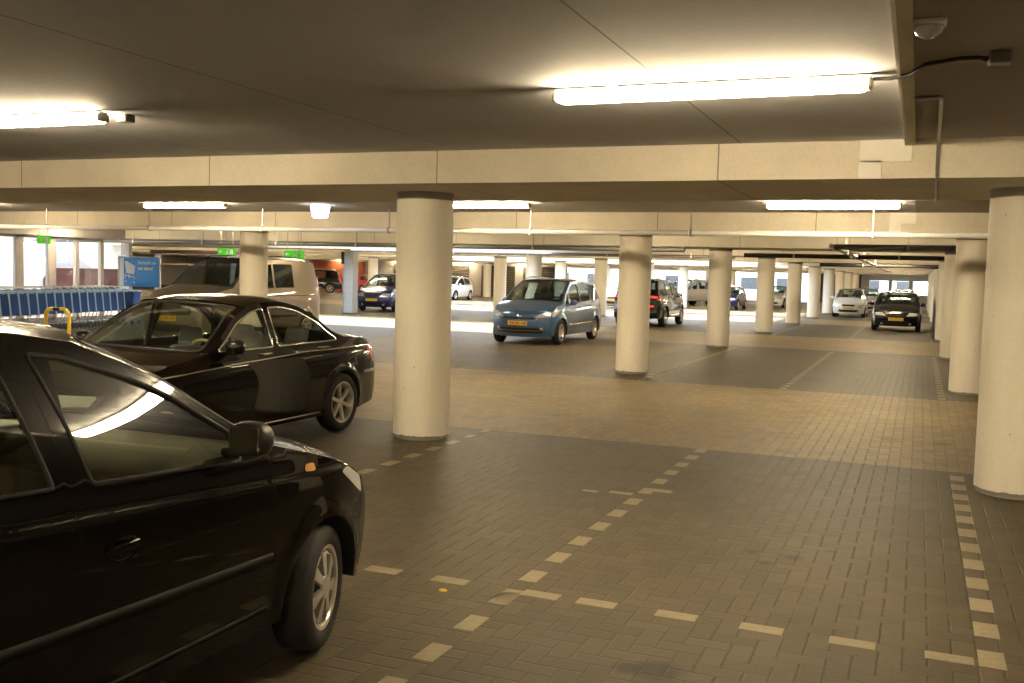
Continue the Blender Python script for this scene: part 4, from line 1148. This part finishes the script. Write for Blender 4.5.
# lit emergency luminaire
t = empty('emergency_light', (-9.79, 15.0, ZC)); tag(t, 'lit white trapezoid emergency lamp hanging left of the large left-row column', 'lamp')
bm = bmesh.new(); w1, w2, hh, d = .18, .13, .22, .05
a = [bm.verts.new((x, y, z)) for x, y, z in ((-w1, -d, -.02), (w1, -d, -.02), (w2, -d, -hh), (-w2, -d, -hh), (-w1, d, -.02), (w1, d, -.02), (w2, d, -hh), (-w2, d, -hh))]
for f in ((0, 1, 2, 3), (7, 6, 5, 4), (0, 4, 5, 1), (1, 5, 6, 2), (2, 6, 7, 3), (3, 7, 4, 0)): bm.faces.new([a[i] for i in f])
bmesh.ops.bevel(bm, geom=list(bm.edges), offset=.012, segments=2, affect='EDGES'); bm_obj('diffuser', bm, M['em'], t, True, 40)
bm = bmesh.new(); box(bm, (0, 0, -.01), (.30, .1, .02)); bm_obj('mount', bm, M['white'], t)

# white repair patches on beams
for j, (x, y, s) in enumerate(((-.31, 8.37, 1), (-.31, 8.37+PY, 1))):
    bm = bmesh.new(); yy = y-.006
    box(bm, (-.300, yy, ZC-.085), (.38, .022, .17)); box(bm, (-.41, yy, ZC-.2295), (.17, .022, .14))
    tag(bm_obj('plaster_patch', bm, M['patch']), ['stepped white plaster patch on the nearest beam, below the ceiling strip', 'stepped white plaster patch on the second beam, below the right strip lamp'][j], 'patch')
# conduit at right
bm = bmesh.new()
tube(bm, [(-.09, 6.50, ZC-.014), (.05, 6.48, ZC-.014), (.062, 6.55, ZC-.014), (.075, 8.30, ZC-.014), (.076, 8.352, ZC-.04), (.076, 8.352, ZB+.0), (.078, 8.39, ZB-.016), (.09, 9.3, ZB-.016), (.10, 10.4, ZB-.016)], .013, 8)
tag(bm_obj('conduit', bm, M['galv'], None, True), 'thin metal conduit bending down the nearest beam at right', 'conduit')
# pipes
def pipe(label, pts, r, mat, hang=None, n=12, cat='pipe'):
    t = empty('ceiling_pipe', pts[0]); tag(t, label, cat)
    bm = bmesh.new(); o = Vector(pts[0]); tube(bm, [Vector(p)-o for p in pts], r, n); bm_obj('pipe_run', bm, mat, t, True, 50)
    hm = None
    for i in range(len(pts)-1):
        a, b = Vector(pts[i]), Vector(pts[i+1]); L = (b-a).length; m = int(L//2.54); ax = abs((b-a).x) > abs((b-a).y)
        for j in range(m):
            p = a+(b-a)*((j+.5)/m)-o
            if hm is None:
                bm = bmesh.new(); box(bm, (0, 0, (ZC-pts[i][2])/2), (.014, .014, ZC-pts[i][2])); box(bm, (0, 0, 0), (.05 if ax else 2*r+.02, 2*r+.02 if ax else .05, 2*r+.02), bev=.01)
                hm = bm_obj('hanger', bm, M['galv'], t); hm.location = p
            else:
                c = hm.copy(); COL.objects.link(c); c.parent = t; c.location = p
pipe('long white pipe crossing the whole view below the second beam', [(-24, 15.9, 2.49), (8.9, 15.9, 2.49)], .045, M['pvc'])
pipe('grey pipe under the third beam, crossing above van and navy car', [(-40, 24.4, 2.47), (-5.4, 24.4, 2.47)], .06, M['gpipe'])
pipe('dark grey pipe at right, below the long white pipe', [(-1.55, 20.0, 2.44), (8.9, 20.0, 2.46)], .055, M['gpipe'])
pipe('pipe running away from the camera along the right-hand lane', [(-1.6, 20.0, 2.46), (-1.6, 62, 2.46)], .05, M['galv'])
pipe('black pipe crossing between fourth left and third right columns', [(-4.6, 28.4, 2.47), (8.9, 28.4, 2.47)], .06, M['dpipe'])
pipe('dark pipe crossing farther back above the dark hatchback', [(-3.6, 40, 2.45), (8.9, 40, 2.45)], .07, M['dpipe'])
pipe('thin grey pipe crossing above the blue people carrier', [(-20, 32.8, 2.5), (-5.6, 32.8, 2.5)], .05, M['gpipe'])

# exit signs
def exit_sign(x, y, z, w, label, rz=0):
    t = empty('exit_sign', (x, y, z), rz); tag(t, label, 'exit sign')
    bm = bmesh.new(); box(bm, (0, 0, 0), (w, .06, .20), bev=.008); bm_obj('panel', bm, M['green'], t)
    bm = bmesh.new()
    # arrow, door and running figure pictogram
    yy = -.034; 
    box(bm, (-w*.30, yy, 0), (w*.16, .006, .03)); 
    for s in (-1, 1): box(bm, (-w*.38, yy, s*.018), (.06, .006, .022), rot=Matrix.Rotation(-s*.8, 4, 'Y'))
    box(bm, (w*.30, yy, 0), (.09, .006, .13)); box(bm, (w*.08, yy, .0), (.035, .006, .07), rot=Matrix.Rotation(.4, 4, 'Y'))
    box(bm, (w*.08-.03, yy, -.045), (.025, .006, .07), rot=Matrix.Rotation(.7, 4, 'Y')); box(bm, (w*.08+.035, yy, -.045), (.025, .006, .06), rot=Matrix.Rotation(-.6, 4, 'Y')); box(bm, (w*.08+.02, yy, .05), (.03, .006, .03), bev=.005)
    bm_obj('pictogram', bm, M['signwhite'], t)
    bm = bmesh.new()
    for s in (-1, 1): box(bm, (s*w*.35, 0, .1+(ZC-z-.1)/2), (.012, .012, ZC-z-.1))
    bm_obj('hanger', bm, M['galv'], t)
exit_sign(-17.75, 22.6, 2.17, .58, 'green lit exit sign left of the column in front of the van')
exit_sign(-15.82, 23.0, 2.14, .62, 'green lit exit sign right of the column in front of the van')
exit_sign(-20.0, 18.45, 2.30, .40, 'small green exit sign over the shop window')

# blue trolley sign
t = empty('trolley_sign', (-20.55, 22.3, 0)); tag(t, 'blue sign with white shopping trolley and white lines of text beside the trolley row', 'sign')
bm = bmesh.new(); box(bm, (0, 0, 1.53), (1.42, .04, .82), bev=.006); bm_obj('board', bm, M['signblue'], t)
bm = bmesh.new()
for s in (-1, 1): box(bm, (s*.74, 0, .98), (.05, .05, 1.96), bev=.01)
box(bm, (0, 0, 1.965), (1.5, .05, .04), bev=.01); bm_obj('sign_frame', bm, M['steelgrey'], t)
bm = bmesh.new(); box(bm, (-.62, -.024, 1.53), (.16, .006, .80)); bm_obj('pale_edge', bm, M['signwhite'], t)
bm = bmesh.new(); yy = -.026
f = [bm.verts.new(p) for p in ((-.50, yy, 1.84), (-.40, yy, 1.84), (-.12, yy, 1.70), (-.16, yy, 1.47), (-.44, yy, 1.50))]; bm.faces.new(f)
r = bmesh.ops.extrude_face_region(bm, geom=list(bm.faces)); bmesh.ops.translate(bm, vec=(0, -.004, 0), verts=[v for v in r['geom'] if isinstance(v, bmesh.types.BMVert)])
for a, b in (((-.46, 1.44), (-.12, 1.38)), ((-.47, 1.50), (-.50, 1.34)), ((-.20, 1.46), (-.14, 1.30)), ((-.34, 1.48), (-.36, 1.36))):
    tube(bm, [(a[0], yy, a[1]), (b[0], yy, b[1])], .014, 6)
for c in ((-.46, 1.28), (-.16, 1.24)): 
    tube(bm, [(c[0], yy, c[1]), (c[0], yy-.005, c[1])], .035, 12)
bm_obj('trolley_symbol', bm, M['signwhite'], t)
for j, tx in enumerate(('Bedankt en', 'tot ziens!')):
    cu = bpy.data.curves.new('sign_text', 'FONT'); cu.body = tx; cu.size = .145; cu.extrude = .002; cu.offset = .003
    tmp = bpy.data.objects.new('tmp', cu); COL.objects.link(tmp); bpy.context.view_layer.update()
    me = bpy.data.meshes.new_from_object(tmp.evaluated_get(bpy.context.evaluated_depsgraph_get())); bpy.data.objects.remove(tmp)
    me.materials.clear(); me.materials.append(M['signwhite'])
    o = bpy.data.objects.new('sign_text', me); COL.objects.link(o); o.parent = t; o.location = (-.02, -.026, 1.76-.16*j); o.rotation_euler = (PI/2, 0, 0)

# shopping trolleys: nested row
def trolley_proto():
    t = empty('shopping_trolley', (0, 0, 0))
    # local +Y is the nesting direction; local X across; side panel faces +X
    def P(bm, pts, w):  # sloped side panel
        for s in (-1, 1):
            a = [bm.verts.new((s*w, y, z)) for y, z in pts]; b = [bm.verts.new((s*(w-.012), y, z)) for y, z in pts]
            for i in range(len(pts)): bm.faces.new((a[i], a[(i+1) % len(pts)], b[(i+1) % len(pts)], b[i]))
            bm.faces.new(a); bm.faces.new(b[::-1])
    bm = bmesh.new(); P(bm, [(-.30, .98), (.50, .90), (.44, .52), (-.22, .40)], .27)
    box(bm, (0, .47, .71), (.52, .02, .40)); box(bm, (0, .1, .45), (.50, .62, .015), rot=Matrix.Rotation(.17, 4, 'X'))
    bm_obj('basket', bm, M['bluep'], t)
    bm = bmesh.new(); P(bm, [(-.345, .985), (-.30, .98), (-.22, .40), (-.262, .395)], .28); P(bm, [(-.345, .985), (.50, .905), (.50, .885), (-.345, .955)], .276)
    bm_obj('basket_edge', bm, M['blueedge'], t)
    bm = bmesh.new(); tube(bm, [(-.28, -.38, 1.0), (-.27, -.44, 1.03), (.27, -.44, 1.03), (.28, -.38, 1.0)], .018, 8); bm_obj('handle', bm, M['signwhite'], t, True)
    bm = bmesh.new()
    for s in (-1, 1):
        tube(bm, [(s*.27, -.36, .98), (s*.26, -.20, .38), (s*.27, -.32, .16)], .012, 6); tube(bm, [(s*.27, -.34, .17), (s*.22, .42, .20), (s*.22, .46, .16)], .012, 6)
    bm_obj('chassis', bm, M['galv'], t, True)
    for s in (-1, 1):
        for y in (-.34, .44):
            bm = bmesh.new(); lathe(bm, [(-.014, .02), (-.014, .058), (0, .062), (.014, .058), (.014, .02)], 'X', 14, closed=True); o = bm_obj('castor', bm, M['black'], t, True, 40); o.location = (s*.24, y, .062)
    return t
def copy_tree(o, parent=None):
    c = o.copy(); COL.objects.link(c); c.parent = parent
    for ch in list(o.children): copy_tree(ch, c)
    return c
proto = trolley_proto()
NT = 21; pitch = .335
a0 = Vector((-20.2, 15.9, 0)); a1 = Vector((-21.3, 22.0, 0)); dd = (a1-a0).normalized(); ang = math.atan2(-dd.x, dd.y)
for k in range(NT):
    o = proto if k == 0 else copy_tree(proto)
    o.location = a0+dd*pitch*k; o.rotation_euler = (0, 0, ang)
    o.scale = (1.08,)*3; o['label'] = 'blue shopping trolley nested in the row at left, before the shop window'; o['category'] = 'shopping trolley'; o['group'] = 'nested blue shopping trolleys'
# yellow hoop
t = empty('barrier_hoop', (-14.95, 14.1, 0)); tag(t, 'yellow hoop barrier with a black band, in front of the blue trolleys', 'barrier')
bm = bmesh.new(); R_ = .14
pts = [(-.29, 0, 0), (-.29, 0, .72)]+[(-.29+R_*(1-math.cos(a)), 0, .74+R_*math.sin(a)) for a in np.linspace(0, PI/2, 6)]
pts += [(-x, y, z) for x, y, z in pts[::-1]]
tube(bm, pts, .035, 12); bm_obj('hoop', bm, M['yellow'], t, True, 60)
bm = bmesh.new(); tube(bm, [(-.08, 0, .88), (.08, 0, .88)], .037, 12); bm_obj('black_band', bm, M['black'], t, True, 60)
# stacked boards hanging behind the sign
for j, (x, y, z, w, m) in enumerate(((-24.6, 29.5, 2.25, 3.8, 'dbrick'), (-22.6, 30.5, 2.05, 2.2, 'beige'))):
    t = empty('shelf_board', (x, y, z)); tag(t, ['brown board shelf behind the blue trolley sign', 'pale wooden board behind the silver van windscreen'][j], 'shelf')
    bm = bmesh.new(); box(bm, (0, 0, 0), (w, .4, .12), bev=.01); bm_obj('board', bm, M[m], t)
    bm = bmesh.new()
    for s in (-1, 1): box(bm, (s*w*.45, 0, -z/2), (.06, .3, z)); 
    bm_obj('stand', bm, M['steelgrey'], t)
    bm = bmesh.new(); box(bm, (0, 0, -.45), (w*.95, .38, .05), bev=.01); bm_obj('lower_board', bm, M['beige'], t)

# ---------------------------------------------------------------- light and camera
w = bpy.data.worlds.new('World'); scn.world = w; w.use_nodes = True
bg = w.node_tree.nodes['Background']; bg.inputs['Color'].default_value = (.82, .91, 1, 1); bg.inputs['Strength'].default_value = 3.6
sl = bpy.data.lights.new('sun', 'SUN'); sl.energy = 14; sl.angle = math.radians(3); sl.color = (1, .96, .92)
so = bpy.data.objects.new('sun', sl); COL.objects.link(so); so.rotation_euler = (math.radians(-14), math.radians(-10), 0)

f, yaw, pit, roll, h = 997.71, .3861, .0669, .0269, 1.75
F = Vector((-math.sin(yaw)*math.cos(pit), math.cos(yaw)*math.cos(pit), -math.sin(pit)))
R0 = Vector((math.cos(yaw), math.sin(yaw), 0)); U0 = R0.cross(F)
Rv = math.cos(roll)*R0+math.sin(roll)*U0; Uv = Rv.cross(F)
cd = bpy.data.cameras.new('camera'); cd.sensor_width = 36; cd.lens = f*36/1024; cd.clip_end = 400
co = bpy.data.objects.new('camera', cd); COL.objects.link(co)
mt = Matrix((Rv, Uv, -F)).transposed().to_4x4(); mt.translation = (0, 0, h); co.matrix_world = mt
scn.camera = co
cd.dof.use_dof = False
scn.view_settings.view_transform = 'Standard'; scn.view_settings.look = 'None'; scn.view_settings.gamma = 1
scn.view_settings.use_curve_mapping = False
scn.view_settings.exposure = .72
